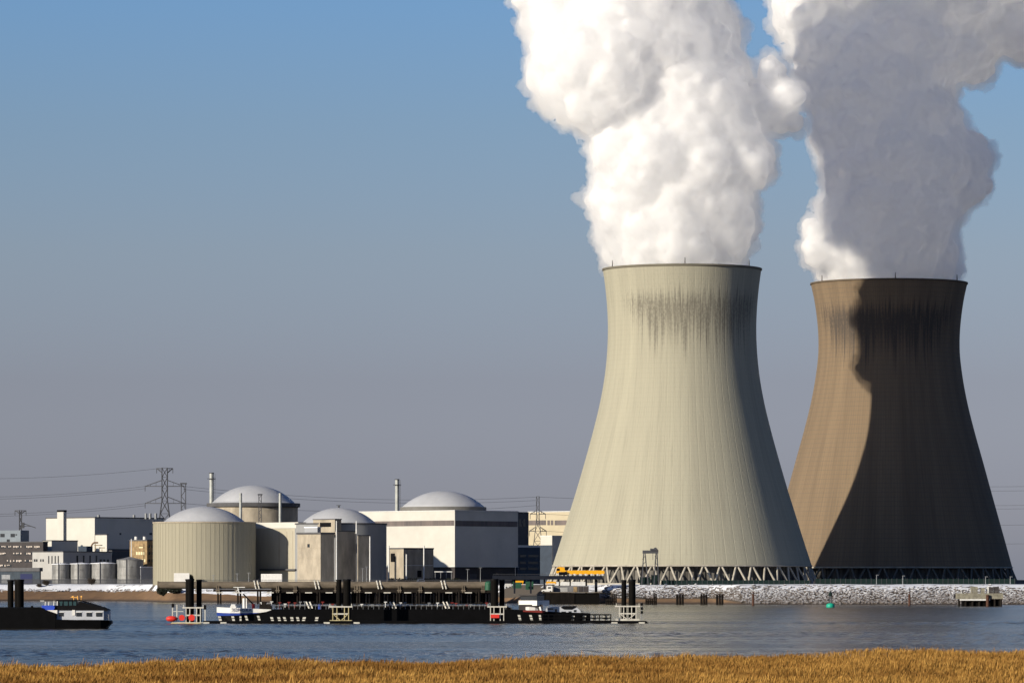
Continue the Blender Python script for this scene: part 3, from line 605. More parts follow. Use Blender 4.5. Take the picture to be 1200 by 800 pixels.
# ------------------------------------------------------------------ pylons and power lines
def pylon(px, D, y0, y1, wb, wt, arms, label, lean=0):
    k = D/F; b0 = Vector((X(px, D), D, Z(y1, D))); h = Z(y0, D)-b0.z; o = empty('pylon', b0, label, 'pylon', 'lattice pylons')
    def wid(z): return (wb+(wt-wb)*min(1, z/(h*0.72)))*k
    l = MB(); n = 9; zs = [h*(1-(1-i/n)**1.15) for i in range(n+1)]
    def cnr(z, i): w = wid(z); return b0+Vector(((-w, w, w, -w)[i], (-w, -w, w, w)[i], z))
    for za, zb_ in zip(zs[:-1], zs[1:]):
        for i in range(4):
            j = (i+1) % 4
            l.bar(cnr(za, i), cnr(zb_, i), 0.42); l.bar(cnr(za, i), cnr(zb_, j), 0.26); l.bar(cnr(za, j), cnr(zb_, i), 0.26); l.bar(cnr(zb_, i), cnr(zb_, j), 0.24)
    l.build('lattice_frame', m_lat, o)
    tips = []
    for ya, half, drop in arms:
        z = Z(ya, D)-b0.z; w = wid(z); a = MB()
        for s_ in (-1, 1):
            tip = b0+Vector((s_*half*k, 0, z-0.3*0)); tips.append(tip)
            for y_ in (-w, w):
                a.bar(b0+Vector((s_*w, y_, z)), tip, 0.42); a.bar(b0+Vector((s_*w, y_, z+drop*k)), tip, 0.42)
            for u in (0.35, 0.68):
                pz = b0+Vector((s_*(w+(half*k-w)*u), 0, z)); a.bar(pz, pz+Vector((0,0,drop*k*(1-u))), 0.2)
        a.build('cross_arm', m_lat, o)
        for s_ in (-1, 1):
            tip = b0+Vector((s_*half*k, 0, z)); MB().tube(tip, tip-Vector((0,0,3.2)), 0.22, n=6).build('insulator', m_lat, o)
    return o, tips
oP, tip1 = pylon(193, 3050, 548, 684, 16.0, 3.2, ((548.6,9.5,-5.0),(569.5,23,7.0),(589.5,23,7.5)), 'tallest dark lattice pylon with three cross arms, behind the cream cylinder')
lattice_mast('lattice_mast', 215, 3080, 567, 685, 2.6, 'narrow dark lattice mast right of the tallest pylon', 'mast')
pylon(24, 3060, 597.5, 684, 3.4, 1.3, ((598,6.5,-3.0),), 'small lattice pylon with a flat top arm above the office block')
cr_ = MB(); q = P(27, 618.5, 2940); cr_.bar(q, P(27, 612, 2940), 1.6); cr_.bar(P(24.5,612,2940), P(42,618.5-0.3,2940), 0.5); cr_.bar(P(25,616,2940), P(36,616.3,2940), 0.35); cr_.bar(P(27,612,2940), P(24.5,620,2940), 0.6)
tag(cr_.build('roof_crane', m_lat, None, q), 'small dark jib crane on the roof of the office penthouse', 'crane')
pylon(630.3, 3035, 581.5, 684, 10.5, 1.7, ((602,9.0,4.0),(622,10,4.5)), 'slender lattice pylon before the cream hall beside the pale tower')
m_wire = mat('cable_aluminium', (0.07,0.075,0.085), 0.6)
def wire(a, b_, sag, label, r=0.085):
    pts = []
    for i in range(25):
        u = i/24; p = a.lerp(b_, u); pts.append(p-Vector((0,0,sag*4*u*(1-u))))
    o = MB().path(pts, r, 4).build('power_line', m_wire, None, a); tag(o, label, 'power line', 'power lines')
L1 = 'cable from the tallest pylon sagging out of the left edge of the picture'
for ya, yb in ((549,552),(569.5,575),(572,577.5),(589.5,595.5),(592,598)):
    wire(P(183 if ya < 560 else 171, ya, 3050), P(-260, yb-5, 3000), 7.0, L1)
L2 = 'cable running right from the tallest pylon behind the domes'
for ya, yb in ((569.5,580),(573,584),(589.5,590)):
    wire(P(215, ya, 3050), P(628, yb+2, 3420), 5.0, L2)
L3 = 'cable from the slender pylon passing behind the pale tower'
for pa, ya, pb, yb in ((631,582,1010,574),(639,602,1010,596),(640,622,1010,618)): wire(P(pa, ya, 3035), P(pb, yb, 3300), 4.0, L3)
L4 = 'cable leaving the right edge of the picture right of the brown tower'
for y in (562, 567, 584, 588, 607, 629): wire(P(1010, y+6, 3300), P(1420, y-1, 3300), 3.0, L4)
# ------------------------------------------------------------------ intake pipe jetty
m_pipe = mat('weathered_pipe', (0.165,0.135,0.10), 0.85, var=0.45, scale=0.35, stretch=(0.4,1,1))
m_pile = mat('black_pile', (0.005,0.0045,0.004), 0.7, var=0.5, scale=1.0, spec=0.06)
m_timber = mat('dark_wet_timber', (0.016,0.013,0.011), 0.85, var=0.5, scale=1.5, spec=0.1, stretch=(1,1,0.2))
m_galv = mat('galvanised_rail', (0.55,0.53,0.47), 0.55, 0.1, var=0.25, scale=1.0)
m_redp = mat('red_paint', (0.55,0.03,0.02), 0.5)
m_yel = mat('yellow_paint', (0.75,0.36,0.01), 0.45, var=0.15, scale=0.5)
m_navy = mat('blue_hull_paint', (0.015,0.04,0.22), 0.45)
m_wpaint = mat('white_hull_paint', (0.66,0.65,0.62), 0.4, var=0.12, scale=0.8)
m_hull = mat('black_hull_paint', (0.003,0.003,0.0035), 0.5, var=0.4, scale=0.5, spec=0.06)
m_cabin = mat('pale_cabin_paint', (0.42,0.44,0.48), 0.5, var=0.15, scale=0.5)
D = 2450.0; k = D/F
o = empty('intake_pipe_jetty', (X(187, D), D, 0), 'long brown intake pipe on a trestle along the far bank below the reactors', 'jetty')
zc, rp = Z(685.3, D), 4.3*k
MB().tube((X(186, D), D, zc), (X(570.5, D), D, zc), rp, n=28).build('pipe', m_pipe, o)
MB().tube((X(184.5, D), D, zc), (X(186.2, D), D, zc), rp*1.08, n=28).build('end_flange', m_pipe, o)
MB().box(((X(250, D)+X(571, D))/2, D+1.5, Z(691.3, D)), (X(571, D)-X(250, D), 6.0, 1.3)).build('trestle_deck', m_timber, o)
for px in (300.5, 371, 444, 519.5):
    s_ = MB()
    for dx in (-1.9, 1.9):
        cx = X(px+dx, D)
        pts = [Vector((cx+0.8, D-rp-0.35, zc-rp*1.0)), Vector((cx+0.35, D-rp-0.35, zc)), Vector((cx, D-rp*0.7, zc+rp*0.75)), Vector((cx-0.3, D, zc+rp+0.3))]
        s_.path(pts, 0.42, 8)
    s_.build('pipe_saddle', m_galv, o)
for px in (231, 255.5, 278, 325.5, 346, 394, 417, 420.5, 468, 492.5, 543, 566):
    s_ = MB()
    for dx in (-1.1, 1.1): s_.box((X(px+dx, D), D-rp-0.25, Z(690, D)), (0.5, 0.5, 3.6))
    s_.box((X(px, D), D-rp-0.4, Z(691.5, D)), (2.4, 0.3, 0.5)); s_.build('pipe_hanger', m_pipe, o)
for px in (262, 281, 301, 321, 344, 366, 390, 412, 436, 458, 482, 506, 530, 553):
    MB().box((X(px-4, D), D-3.6, Z(694, D)), (3.6, 0.8, 0.55)).build('walkway_bracket', m_galv, o)
for px in list(np.arange(258, 571, 23.3)):
    for dx in (-2.4, 0.6):
        MB().tube((X(px+dx, D), D-1.0, -3), (X(px+dx, D), D-1.0, Z(692, D)), 0.5, n=10).build('trestle_pile', m_timber, o)
D = 2462.0
o = empty('sheet_pile_wall', (X(450, D), D, 0), 'dark sheet pile wall in the shade below the intake pipe', 'wall')
MB().box(((X(318, D)+X(580, D))/2, D+1.0, 3.2), (X(580, D)-X(318, D), 1.2, 9.0)).build('wall', m_timber, o)
for i, px in enumerate(np.arange(404, 578, 3.6)):
    MB().tube((X(px, D), D, -3), (X(px, D), D, Z(695, D)+RNG.uniform(-0.2,0.2)), 0.42, n=8).build('fender_pile', m_pipe if i % 3 else m_timber, o)
# ------------------------------------------------------------------ quay with the yellow travelling crane
D = 2396.0; k = D/F
o = empty('quay', (X(672, D), D, 0), 'dark sheet piled quay at the foot of the pale tower', 'quay')
q0, q1 = X(636, D), X(702.5, D)
MB().box(((q0+q1)/2, D+12, Z(694.3, D)/2-2), (q1-q0, 24, Z(694.3, D)+4)).build('quay_wall', m_pile, o)
w = MB()
for i in range(34):
    px = 640.5+i*0.98
    w.box((X(px, D), D-0.22, Z(694.6, D)/2-1), (0.24 if i % 2 else 0.3, 0.4, Z(694.6, D)+2))
w.build('sheet_pile', m_timber, o)
MB().box(((q0+q1)/2, D+11.5, Z(694.1, D)+0.16), (q1-q0+0.3, 25.4, 0.3)).build('coping', m_pipe, o)
D = 2412.0; k = D/F
m_gant = mat('dark_gantry_paint', (0.012,0.015,0.024), 0.7, var=0.3, scale=0.4, spec=0.1)
o = empty('crane_gantry', (X(640, D), D, Z(694, D)), 'long dark steel gantry on columns over the quay', 'gantry')
MB().box(((X(577, D)+X(706, D))/2, D, Z(676.4, D)), (X(706, D)-X(577, D), 6.0, 4.4*k)).build('runway_beam', m_gant, o)
r = MB()
for px in np.arange(578, 707, 3.2): r.bar((X(px, D), D-3.1, Z(674, D)), (X(px, D), D-3.1, Z(672.3, D)), 0.12)
r.bar((X(578, D), D-3.1, Z(672.4, D)), (X(650, D), D-3.1, Z(672.4, D)), 0.12); r.build('hand_rail', m_lat, o)
for px in (579, 603, 622, 638, 655, 668, 687, 698.5):
    MB().box((X(px, D), D, (Z(678.4, D)+Z(695, D))/2), (0.9*(1.6 if px > 690 else 1), 0.9, Z(678.4, D)-Z(695, D))).build('column', m_gant, o)
o = empty('travelling_crane', (X(680, D), D, Z(674, D)), 'bright yellow travelling crane on top of the dark gantry', 'crane')
MB().slab([(X(664, D), Z(672.4, D)), (X(707.6, D), Z(672.4, D)), (X(708.5, D), Z(670.5, D)), (X(707.6, D), Z(668.0, D)), (X(664, D), Z(668.0, D))], D-2.4, D+2.4).build('bridge_beam', m_yel, o)
MB().slab([(X(651.8, D), Z(671.2, D)), (X(652.3, D), Z(665.2, D)), (X(655, D), Z(663.8, D)), (X(661.2, D), Z(664.3, D)), (X(661.8, D), Z(667.5, D)), (X(664, D), Z(668.8, D)), (X(660, D), Z(670.2, D)), (X(656.5, D), Z(669.4, D)), (X(655, D), Z(671.2, D))], D-2.8, D+2.0).build('trolley', m_yel, o)
mb = MB(); mb.box((X(659.5, D), D-2.0, Z(671.6, D)), (4.2, 3.0, 1.6)); mb.box((X(654, D), D-2.83, Z(667, D)), (1.5, 0.15, 1.2)); mb.build('hoist', m_black, o)
wh = MB()
for px in (653, 661, 667, 673, 680, 686, 693, 700, 706): wh.box((X(px, D), D-2.2, Z(673.1, D)), (1.0, 0.7, 1.0))
wh.build('wheel_box', m_pale, o)
# things on the quay
D = 2403.0
def lorry(px0, px1, D, label):
    o = empty('lorry', (X(px0, D), D, Z(694, D)), label, 'lorry'); zb = Z(693.8, D)
    MB().slab([(X(640.3,D), zb+0.5), (X(647.2,D), zb+0.5), (X(647.2,D), zb+3.3), (X(646.8,D), zb+3.5), (X(640.9,D), zb+3.5), (X(640.3,D), zb+2.8)], D-1.2, D+1.2).build('cab', m_wpaint, o)
    MB().box((X(643.8, D), D-1.22, zb+2.4), (1.5, 0.12, 0.8)).build('window', m_glass, o)
    MB().slab([(X(634.5,D), zb+0.5), (X(640.2,D), zb+0.5), (X(640.2,D), zb+1.6), (X(636.5,D), zb+1.5), (X(634.5,D), zb+1.0)], D-1.1, D+1.1).build('bonnet', m_wpaint, o)
    for px in (637, 645): MB().tube((X(px, D), D-1.3, zb+0.35), (X(px, D), D-0.8, zb+0.35), 0.5, n=16).build('wheel', m_black, o)
lorry(634.5, 647.2, D, 'white lorry with a square cab on the quay below the yellow crane')
o = empty('quay_shed', (X(670, D), D+4, Z(694, D)), 'low grey shed with a pale curved roof on the quay', 'shed')
MB().box(((X(648.5, D)+X(690, D))/2, D+6, Z(690, D)), (X(690, D)-X(648.5, D), 7, 8*D/F)).build('wall', mat('shed_grey', (0.16,0.16,0.165), 0.7, var=0.4, scale=0.5), o)
for pa, pb in ((649.5, 655), (656.5, 667.5), (669, 686)):
    MB().slab([(X(pa, D), Z(685.6, D)), (X(pb, D), Z(685.6, D)), (X(pb, D), Z(681.4, D)), (X(pa+1.6, D), Z(681.2, D)), (X(pa+(3.5 if pa < 650 else 0), D), Z(683, D))], D+2.4, D+9.6).build('roof_bay', m_pale, o)
bars = MB()
for px in np.arange(657, 665.5, 1.25): bars.box((X(px, D), D+2.4, Z(690.5, D)), (0.25, 0.12, 2.2))
bars.build('grille', m_pale, o)
for pa, pb, m_ in ((672, 676.5, m_brick), (678, 683, m_dark), (684, 690, m_dark)): MB().box(((X(pa, D)+X(pb, D))/2, D+2.35, Z(690, D)), (X(pb, D)-X(pa, D), 0.2, 2.6)).build('door', m_, o)
# machinery and containers left of the quay
m_gcont = mat('green_container_paint', (0.02,0.09,0.05), 0.6, var=0.3, scale=0.6)
for px, hw, ya, yb, m_, nm, lab, cat in ((572.5,4.2,680.5,691,m_gcont,'silo','bright green tank at the right end of the intake pipe','tank'),(620.5,4.6,681,690.5,m_gcont,'container','dark green container under the gantry left of the lorry','container'),(595.5,3.6,683.5,687.5,m_pale,'van','white van body between the piles under the gantry','van'),(606,5,681,689,m_gcont,'container','green container beside yellow beams under the gantry','container')):
    D = 2436.0 if px > 580 else 2440.0
    o = empty(nm, (X(px, D), D, Z(yb, D)), lab, cat); zA, zB = Z(yb, D), Z(ya, D); wx = 2*hw*D/F
    if nm == 'silo':
        MB().tube((X(px, D), D-3, zA), (X(px, D), D-3, zB-0.8), wx/2, n=24).build('shell', m_, o); MB().lathe((X(px, D), D-3, 0), [(wx/2+0.02, zB-0.8), (wx/2*0.7, zB-0.25), (0.02, zB)], 24).build('roof', m_, o)
    else:
        MB().box((X(px, D), D, (zA+zB)/2), (wx, 2.6, zB-zA)).build('body', m_, o)
        rb = MB()
        for i in range(9): rb.box((X(px, D)-wx/2+wx*(i+0.5)/9, D-1.33, (zA+zB)/2), (wx/22, 0.1, (zB-zA)*0.9))
        rb.build('rib', m_, o)
        if nm == 'van':
            for s_ in (-0.3, 0.3): MB().tube((X(px, D)+wx*s_, D-1.35, zA), (X(px, D)+wx*s_, D-1.1, zA), 0.42, n=14).build('wheel', m_black, o)
D = 2430.0
for pa, pb, y, lab in ((602.5,613.5,681,'yellow steel beam on stands, left of the other yellow one under the gantry'),(640,652,682,'yellow steel beam over the lorry cab under the gantry')):
    o = empty('steel_beam', (X(pa, D), D, LAND), lab, 'beam'); MB().bar((X(pa, D), D-2, Z(y, D)), (X(pb, D), D-2, Z(y, D)), 0.9).build('beam', m_yel, o)
    for px in (pa+1, pb-1): MB().box((X(px, D), D-2, (LAND+Z(y, D))/2-0.3), (0.35, 0.35, Z(y, D)-LAND-0.2)).build('stand', m_yel, o)
# portal crane and green sheds before the pale tower
D = 2424.0; k = D/F
o = empty('portal_crane', (X(761, D), D, LAND), 'thin dark portal crane frame standing before the pale tower', 'crane')
zt = Z(646.3, D)
for px, py in ((752.8, 664), (758.2, 664), (767, 664), (771.3, 664)):
    tp = 755 if px < 760 else 769.5
    for dy in (-3, 3): MB().bar((X(px-(755-px)*0.4 if px < 760 else px+(px-769.5)*0.3, D), D+dy, LAND), (X(tp+(px-tp)*0.25, D), D+dy*0.6, zt), 0.42).build('leg', m_lat, o)
MB().bar((X(753, D), D, zt), (X(771.5, D), D, zt), 0.9, 1.6).build('bridge_beam', m_lat, o)
MB().slab([(X(762, D), zt+0.8), (X(771.5, D), zt+0.8), (X(769.5, D), zt+2.0), (X(767.5, D), zt+2.4), (X(766, D), zt+1.7), (X(762, D), zt+1.8)], D-1.2, D+1.2).build('hoist_house', m_lat, o)
cb = MB()
for px, dy in ((752.6,0),(770.5,0)):
    for za in (655, 662): cb.bar((X(px, D), D-2.6, Z(za, D)), (X(px+3.4 if px < 760 else px-3.4, D), D-2.6, Z(za-4, D)), 0.25)
cb.tube((X(765, D), D, zt), (X(765, D), D, zt-4), 0.12, n=5); cb.build('bracing', m_lat, o)
D = 2428.0
for pa, pb, ya, lab in ((750,762,676,'dark green hut left below the portal crane'),(763.5,773,673.5,'taller dark green hut right below the portal crane')):
    o = empty('green_hut', (X((pa+pb)/2, D), D, LAND), lab, 'hut'); w_ = X(pb, D)-X(pa, D); z_ = Z(ya, D)
    MB().box((X((pa+pb)/2, D), D+3, (LAND-0.5+z_)/2), (w_, 5, z_-LAND+0.5)).build('wall', m_green, o); MB().box((X((pa+pb)/2, D), D+3, z_+0.153), (w_+0.5, 5.5, 0.3)).build('roof', m_roof, o)
# dark green screen fence and lamp posts by the brown tower
D = 2440.0; o = empty('screen_fence', (X(1060, D), D, LAND), 'dark green screen fence at the foot of the brown tower', 'fence')
MB().box(((X(955, D)+X(1190, D))/2, D, LAND+1.3), (X(1190, D)-X(955, D), 0.2, 3.2)).build('screen', m_green, o)
pf = MB()
for px in np.arange(955, 1190, 6.0): pf.box((X(px, D), D-0.2, LAND+1.5), (0.2, 0.18, 3.4))
pf.build('post', m_lat, o)
D = 2428.0; o = empty('screen_fence', (X(860, D), D, LAND), 'dark green screen fence under the columns of the pale tower', 'fence')
MB().box(((X(775, D)+X(950, D))/2, D, LAND+0.9), (X(950, D)-X(775, D), 0.2, 2.6)).build('screen', m_green, o)
pf = MB()
for px in np.arange(775, 950, 6.0): pf.box((X(px, D), D-0.2, LAND+1.0), (0.2, 0.18, 2.8))
pf.build('post', m_lat, o)
b = Blk(2560, 1187.5, 1189, 1230, 680, None); o = building('low dark shed at the right edge beyond the brown tower', b, 'shed', 'shed'); b.wall('wall', m_blue, o); b.roof(o, h=0.4)
for px, y0, lab in ((1027.2,673.5,'lamp post before the brown tower, leftmost of four'),(1058,674.5,'lamp post before the brown tower beside the marker pole'),(1155,675.5,'lamp post behind the concrete landing stage'),(1184,675.5,'lamp post at the right foot of the brown tower')):
    D = 2400.0; o = empty('lamp_post', (X(px, D), D, LAND), lab, 'lamp post', 'lamp posts on the right bank'); zt = Z(y0, D)
    MB().tube((X(px, D), D, LAND-0.5), (X(px, D), D, zt), 0.22, 0.14, 8).build('pole', m_steel, o); MB().box((X(px, D)+0.4, D, zt+0.06), (1.5, 0.4, 0.25)).build('lamp_head', m_steel, o)
# ------------------------------------------------------------------ pile clusters, marker poles, buoy, landing stage
def cluster(px0, px1, steps, yw, label):
    D = WL(yw); o = empty('pile_cluster', (X((px0+px1)/2, D), D, 0), label, 'pile cluster', 'dark pile clusters along the far bank'); n = len(steps)
    for i, y in enumerate(steps):
        px = px0+(px1-px0)*(i+0.5)/n; r_ = (px1-px0)/n*0.46*D/F
        MB().tube((X(px, D), D+RNG.uniform(-0.5, 0.5), -3), (X(px, D), D, Z(y, D)), r_, r_*0.95, 12).build('pile', m_timber, o)
    MB().box((X((px0+px1)/2, D), D, Z(max(steps), D)-1.2), ((px1-px0)*0.98*D/F, 1.9, 0.35)).build('binding', m_pile, o)
cluster(709.5, 723, (701.2,701,700.8,695.6,695.2,695.6), 708, 'stepped pile cluster nearest the quay')
cluster(756, 770, (701.4,701.2,701,700.8,695.6,695.2), 708, 'stepped pile cluster behind the tall black piles')
cluster(792, 801.5, (695.8,695.5,695.8), 708, 'level pile cluster left of a close pair of clusters')
cluster(820.5, 829.2, (695.8,695.6,695.8), 708, 'left cluster of the close pair under the pale tower')
cluster(838.8, 848, (695.9,695.6,695.8), 708, 'rightmost pile cluster, by the snowy rocks')
D = 2360.0; o = empty('gangway', (X(703, D), D, Z(694.6, D)), 'thin dark gangway sloping from the quay to the stepped piles', 'gangway')
MB().bar((X(702.5, D), D, Z(694.3, D)), (X(757, D), D-20, Z(700.6, D)), 1.0, 0.35).build('deck', m_pile, o)
g_ = MB(); g_.bar((X(702.5, D), D-0.5, Z(692.4, D)), (X(757, D), D-20.5, Z(698.6, D)), 0.1)
for u in np.linspace(0, 1, 14): p_ = Vector((X(702.5, D), D-0.5, Z(694.3, D))).lerp(Vector((X(757, D), D-20.5, Z(700.6, D))), u); g_.bar(p_, p_+Vector((0,0,0.85)), 0.08)
g_.build('hand_rail', m_pile, o)
m_rust = mat('rusty_pile', (0.09,0.04,0.025), 0.85, var=0.6, scale=1.2)
for px, yt, ym, lab in ((882.6,695.5,689,'lone brown marker pole left of the green buoy'),(1065.8,695.5,687.5,'lone dark marker pole right of the green buoy')):
    D = WL(709); o = empty('marker_pole', (X(px, D), D, 0), lab, 'marker pole', 'marker poles in the river')
    MB().tube((X(px, D), D, -3), (X(px, D), D, Z(yt, D)), 0.6, 0.55, 12).build('pile', m_rust, o)
    MB().tube((X(px, D), D, Z(yt, D)), (X(px, D), D, Z(ym, D)), 0.16, 0.12, 8).build('top_mast', m_lat, o)
    MB().box((X(px, D), D, Z(693.5, D)), (0.8, 0.3, 0.6)).build('sign_board', m_rust, o)
D = WL(711.3); o = empty('buoy', (X(973.2, D), D, 0), 'green navigation buoy with a dark top mast', 'buoy'); zb = Z(711.3, D)
m_buoy = mat('green_buoy_paint', (0.01,0.30,0.20), 0.45)
MB().lathe((X(973.2, D), D, 0), [(1.5, -0.5), (1.85, 0.25), (1.85, 1.2), (1.3, 1.7), (0.4, 2.0), (0.01, 2.05)], 28).build('float', m_buoy, o)
tb = MB()
for a_ in range(4): ca, sa = math.cos(R(45+90*a_)), math.sin(R(45+90*a_)); tb.bar((X(973.2, D)+ca*0.75, D+sa*0.75, 1.6), (X(973.2, D)+ca*0.35, D+sa*0.4, 5.2), 0.42)
for z_ in (2.8, 4.0): tb.box((X(973.2, D), D, z_), (1.1, 1.1, 0.14))
tb.build('tower', m_lat, o); MB().lathe((X(973.2, D), D, 0), [(0.8, 5.0), (0.8, 6.2), (0.02, 7.2)], 16, False).build('top_cone', m_green, o); MB().tube((X(973.2, D), D, 6.9), (X(973.2, D), D, 8.4), 0.1, n=6).build('antenna', m_lat, o)
D = WL(710); k = D/F; o = empty('landing_stage', (X(1148, D), D, 0), 'small concrete landing stage on dark piles at the right bank', 'landing stage')
m_stage = mat('stage_concrete', (0.26,0.245,0.19), 0.9, var=0.5, scale=0.7)
xa, xb = X(1122, D), X(1175.5, D)
MB().box(((xa+xb)/2, D+4, (Z(694.8, D)+Z(701.2, D))/2), (xb-xa, 9, 6.4*k)).build('deck', m_stage, o)
MB().box(((xa+X(1160, D))/2+0.5, D-0.7, Z(702.3, D)), (X(1160, D)-xa-1.0, 0.8, 0.7)).build('fender_beam', m_pale, o)
MB().box(((xa+xb)/2+1, D+4.5, Z(706, D)-0.5), (xb-xa-3, 7, 9*k+1)).build('under_wall', m_pile, o)
for px in (1124, 1132, 1140, 1148, 1166, 1173): MB().tube((X(px, D), D+0.4, -3), (X(px, D), D+0.4, Z(701.5, D)), 0.55, n=10).build('pile', m_timber, o)
MB().tube((X(1157, D), D-1.3, -3), (X(1157, D), D-1.3, Z(696.5, D)), 0.75, n=12).build('fender_pile', m_rust, o)
for px, ya, yb, w_, m_ in ((1142.5,687,694.8,7.5,m_stage),(1152.5,688.5,694.8,4,m_stage),(1162,687.5,694.8,5,m_dark),(1168.5,687.0,694.8,5.5,m_dark),(1158.6,687.2,694.8,1.4,m_pale)):
    MB().box((X(px, D), D+4, (Z(ya, D)+Z(yb, D))/2), (w_*k, 4, (yb-ya)*k)).build('equipment_cabinet', m_, o)
rl = MB()
for px in np.arange(1123, 1176, 4.4): rl.bar((X(px, D), D-0.3, Z(694.8, D)), (X(px, D), D-0.3, Z(692, D)), 0.1)
rl.bar((xa, D-0.3, Z(692, D)), (xb, D-0.3, Z(692, D)), 0.1); rl.build('hand_rail', m_steel, o)
MB().tube((X(1126.5, D), D, Z(694.8, D)), (X(1126.5, D), D, Z(690.5, D)), 0.2, n=8).build('bollard', m_pale, o)
# ------------------------------------------------------------------ mooring piles and their collars in mid river
DP = 1258.0
def pile_pair(items, D, label):
    for (pa, pb, yt, dy), lab in zip(items, label):
        r_ = (pb-pa)/2*D/F; c = Vector((X((pa+pb)/2, D), D+dy, 0)); o = empty('mooring_pile', c, lab, 'pile', 'tall black mooring piles')
        MB().tube(c-Vector((0,0,4)), c+Vector((0,0,Z(yt, D))), r_, n=24).build('tube', m_pile, o)
        MB().lathe(c, [(r_+0.01, Z(yt, D)-0.35), (r_+0.09, Z(yt, D)-0.35), (r_+0.09, Z(yt, D)+0.1), (0.02, Z(yt, D)+0.14)], 24, False).build('cap', m_black, o)
        MB().tube((c.x-r_*0.55, c.y-r_*0.9, Z(yt, D)-0.1), (c.x-r_*0.55, c.y-r_*0.9, 2.5), 0.07, n=6).build('ladder_rail', m_timber, o)
pile_pair(((217.4,227.4,678.5,0),(229.8,236,679,1.5)), DP, ('thick black mooring pile by the red buoy end of the pontoon','thinner black mooring pile by the red buoy end of the pontoon'))
pile_pair(((393.8,399.8,679,1.5),(402.2,411,678.6,0)), DP, ('thinner black mooring pile over the yellow braced collar','thick black mooring pile over the yellow braced collar'))
pile_pair(((574.8,584,678.3,0),(585.2,591.2,679,1.5)), DP, ('thick black mooring pile by the red panel near the wheelhouse','thinner black mooring pile by the red panel near the wheelhouse'))
pile_pair(((728.4,734.2,679.5,1.5),(736.6,744.8,679,0)), DP, ('thinner black mooring pile at the right end of the pontoon','thick black mooring pile at the right end of the pontoon'))
pile_pair(((8.2,15.2,679.6,1.5),(17.0,28,679,0)), 1180.0, ('thinner black mooring pile behind the left barge','thick black mooring pile behind the left barge'))
zD = lambda y: Z(y, DP-3)
def collar(pa, pb, ytop, ymid, ybase, label, braces, mleg, red=None):
    D = DP-2.2; o = empty('mooring_collar', (X((pa+pb)/2, D), D, Z(ybase, D)), label, 'collar', 'steel collars around the mooring piles'); cx, w_ = X((pa+pb)/2, D), X(pb, D)-X(pa, D)
    MB().box((cx, D+1.8, Z(ytop, D)), (w_, 4.6, 0.34)).build('platform_deck', m_galv, o)
    MB().box((cx, D-0.2, Z(ymid, D)), (w_*0.72, 0.3, 0.36)).build('rail', m_galv, o)
    MB().box((cx, D+1.6, Z(ybase-0.8, D)), (w_*0.95, 4.0, 0.5)).build('base_deck', mleg, o)
    for u in (-0.42, -0.2, 0.2, 0.42):
        MB().bar((cx+u*w_*0.8, D-0.3, Z(ybase-0.5, D)), (cx+u*w_*0.8, D-0.3, Z(ytop, D)), 0.22).build('post', mleg, o)
    for dx in (-0.46, 0.46):
        MB().bar((cx+dx*w_, D-0.2, Z(ytop, D)), (cx+dx*w_, D-0.2, Z(ytop-3.6, D)), 0.14).build('hand_rail_post', m_galv, o)
    if braces:
        x_ = MB()
        for s_ in (-1, 1): x_.bar((cx+s_*w_*0.32, D-0.4, Z(ymid, D)), (cx, D-0.4, Z(ybase-1, D)), 0.2)
        x_.build('brace', mleg, o)
    for px, py, r_ in red or (): MB().tube((X(px, D), D-0.75, Z(py, D)), (X(px, D), D-0.4, Z(py, D)), r_, n=18).build('fender', m_redp, o)
    return o
m_ycol = mat('faded_yellow_paint', (0.50,0.43,0.24), 0.6, var=0.4, scale=1.0)
collar(214, 239, 711.6, 720.4, 732, 'white collar with red round fenders at the left end of the pontoon', False, m_galv, ((213.2,723.3,0.8),(224.8,723.3,0.85)))
collar(385.5, 413, 710.5, 718.8, 728, 'yellow braced collar around the second pair of piles', True, m_ycol)
collar(571, 594, 710.5, 719, 730.5, 'white collar with a red panel near the wheelhouse', False, m_galv)
D = DP-2.7; MB  # red panel hung in that collar
collar(721, 750, 710, 718.5, 726.5, 'white braced collar at the right end of the pontoon', True, m_galv)
pn = MB().box((X(580, D), D-0.3, Z(721.5, D)), (2.3, 0.2, 0.95)).build('warning_board', m_redp, None, (X(580, D), D, Z(721.5, D))); tag(pn, 'red warning board hung in the collar near the wheelhouse', 'board')
# frame and red fender buoy at the far left end
D = DP-2.0; o = empty('end_frame', (X(206, D), D, 0.6), 'pale railing frame with a signal lamp post at the left end of the pontoon', 'frame')
MB().box((X(218, D), D+1, Z(731.3, D)), (X(239, D)-X(204, D), 4, 1.0)).build('float_box', m_ycol, o)
for px, yt in ((202.4, 707), (207.5, 708), (240.5, 709)): MB().bar((X(px, D), D-0.8, Z(731, D)), (X(px, D), D-0.8, Z(yt, D)), 0.26).build('post', m_galv, o)
MB().box((X(203, D), D-0.8, Z(709, D)), (0.7, 0.6, 1.0)).build('signal_lamp', m_black, o); MB().box((X(240.5, D), D-0.8, Z(711, D)), (0.7, 0.6, 1.2)).build('signal_lamp', m_black, o)
rr_ = MB(); rr_.bar((X(202.4, D), D-0.8, Z(716, D)), (X(215, D), D-0.8, Z(716, D)), 0.16); rr_.bar((X(202.4, D), D-0.8, Z(729, D)), (X(240, D), D-0.8, Z(729, D)), 0.2); rr_.build('rail', m_galv, o)
D = DP-3.2; o = empty('fender_buoy', (X(201, D), D, Z(724.5, D)), 'fat red fender buoy at the left end of the pontoon', 'buoy')
prof = [(0.02, -1.45), (0.3, -1.4), (0.62, -1.0), (0.75, -0.3), (0.75, 0.4), (0.6, 1.0), (0.3, 1.35), (0.02, 1.4)]
bm_ = MB(); c_ = Vector((X(201, D), D, Z(724.5, D))); vs_ = []
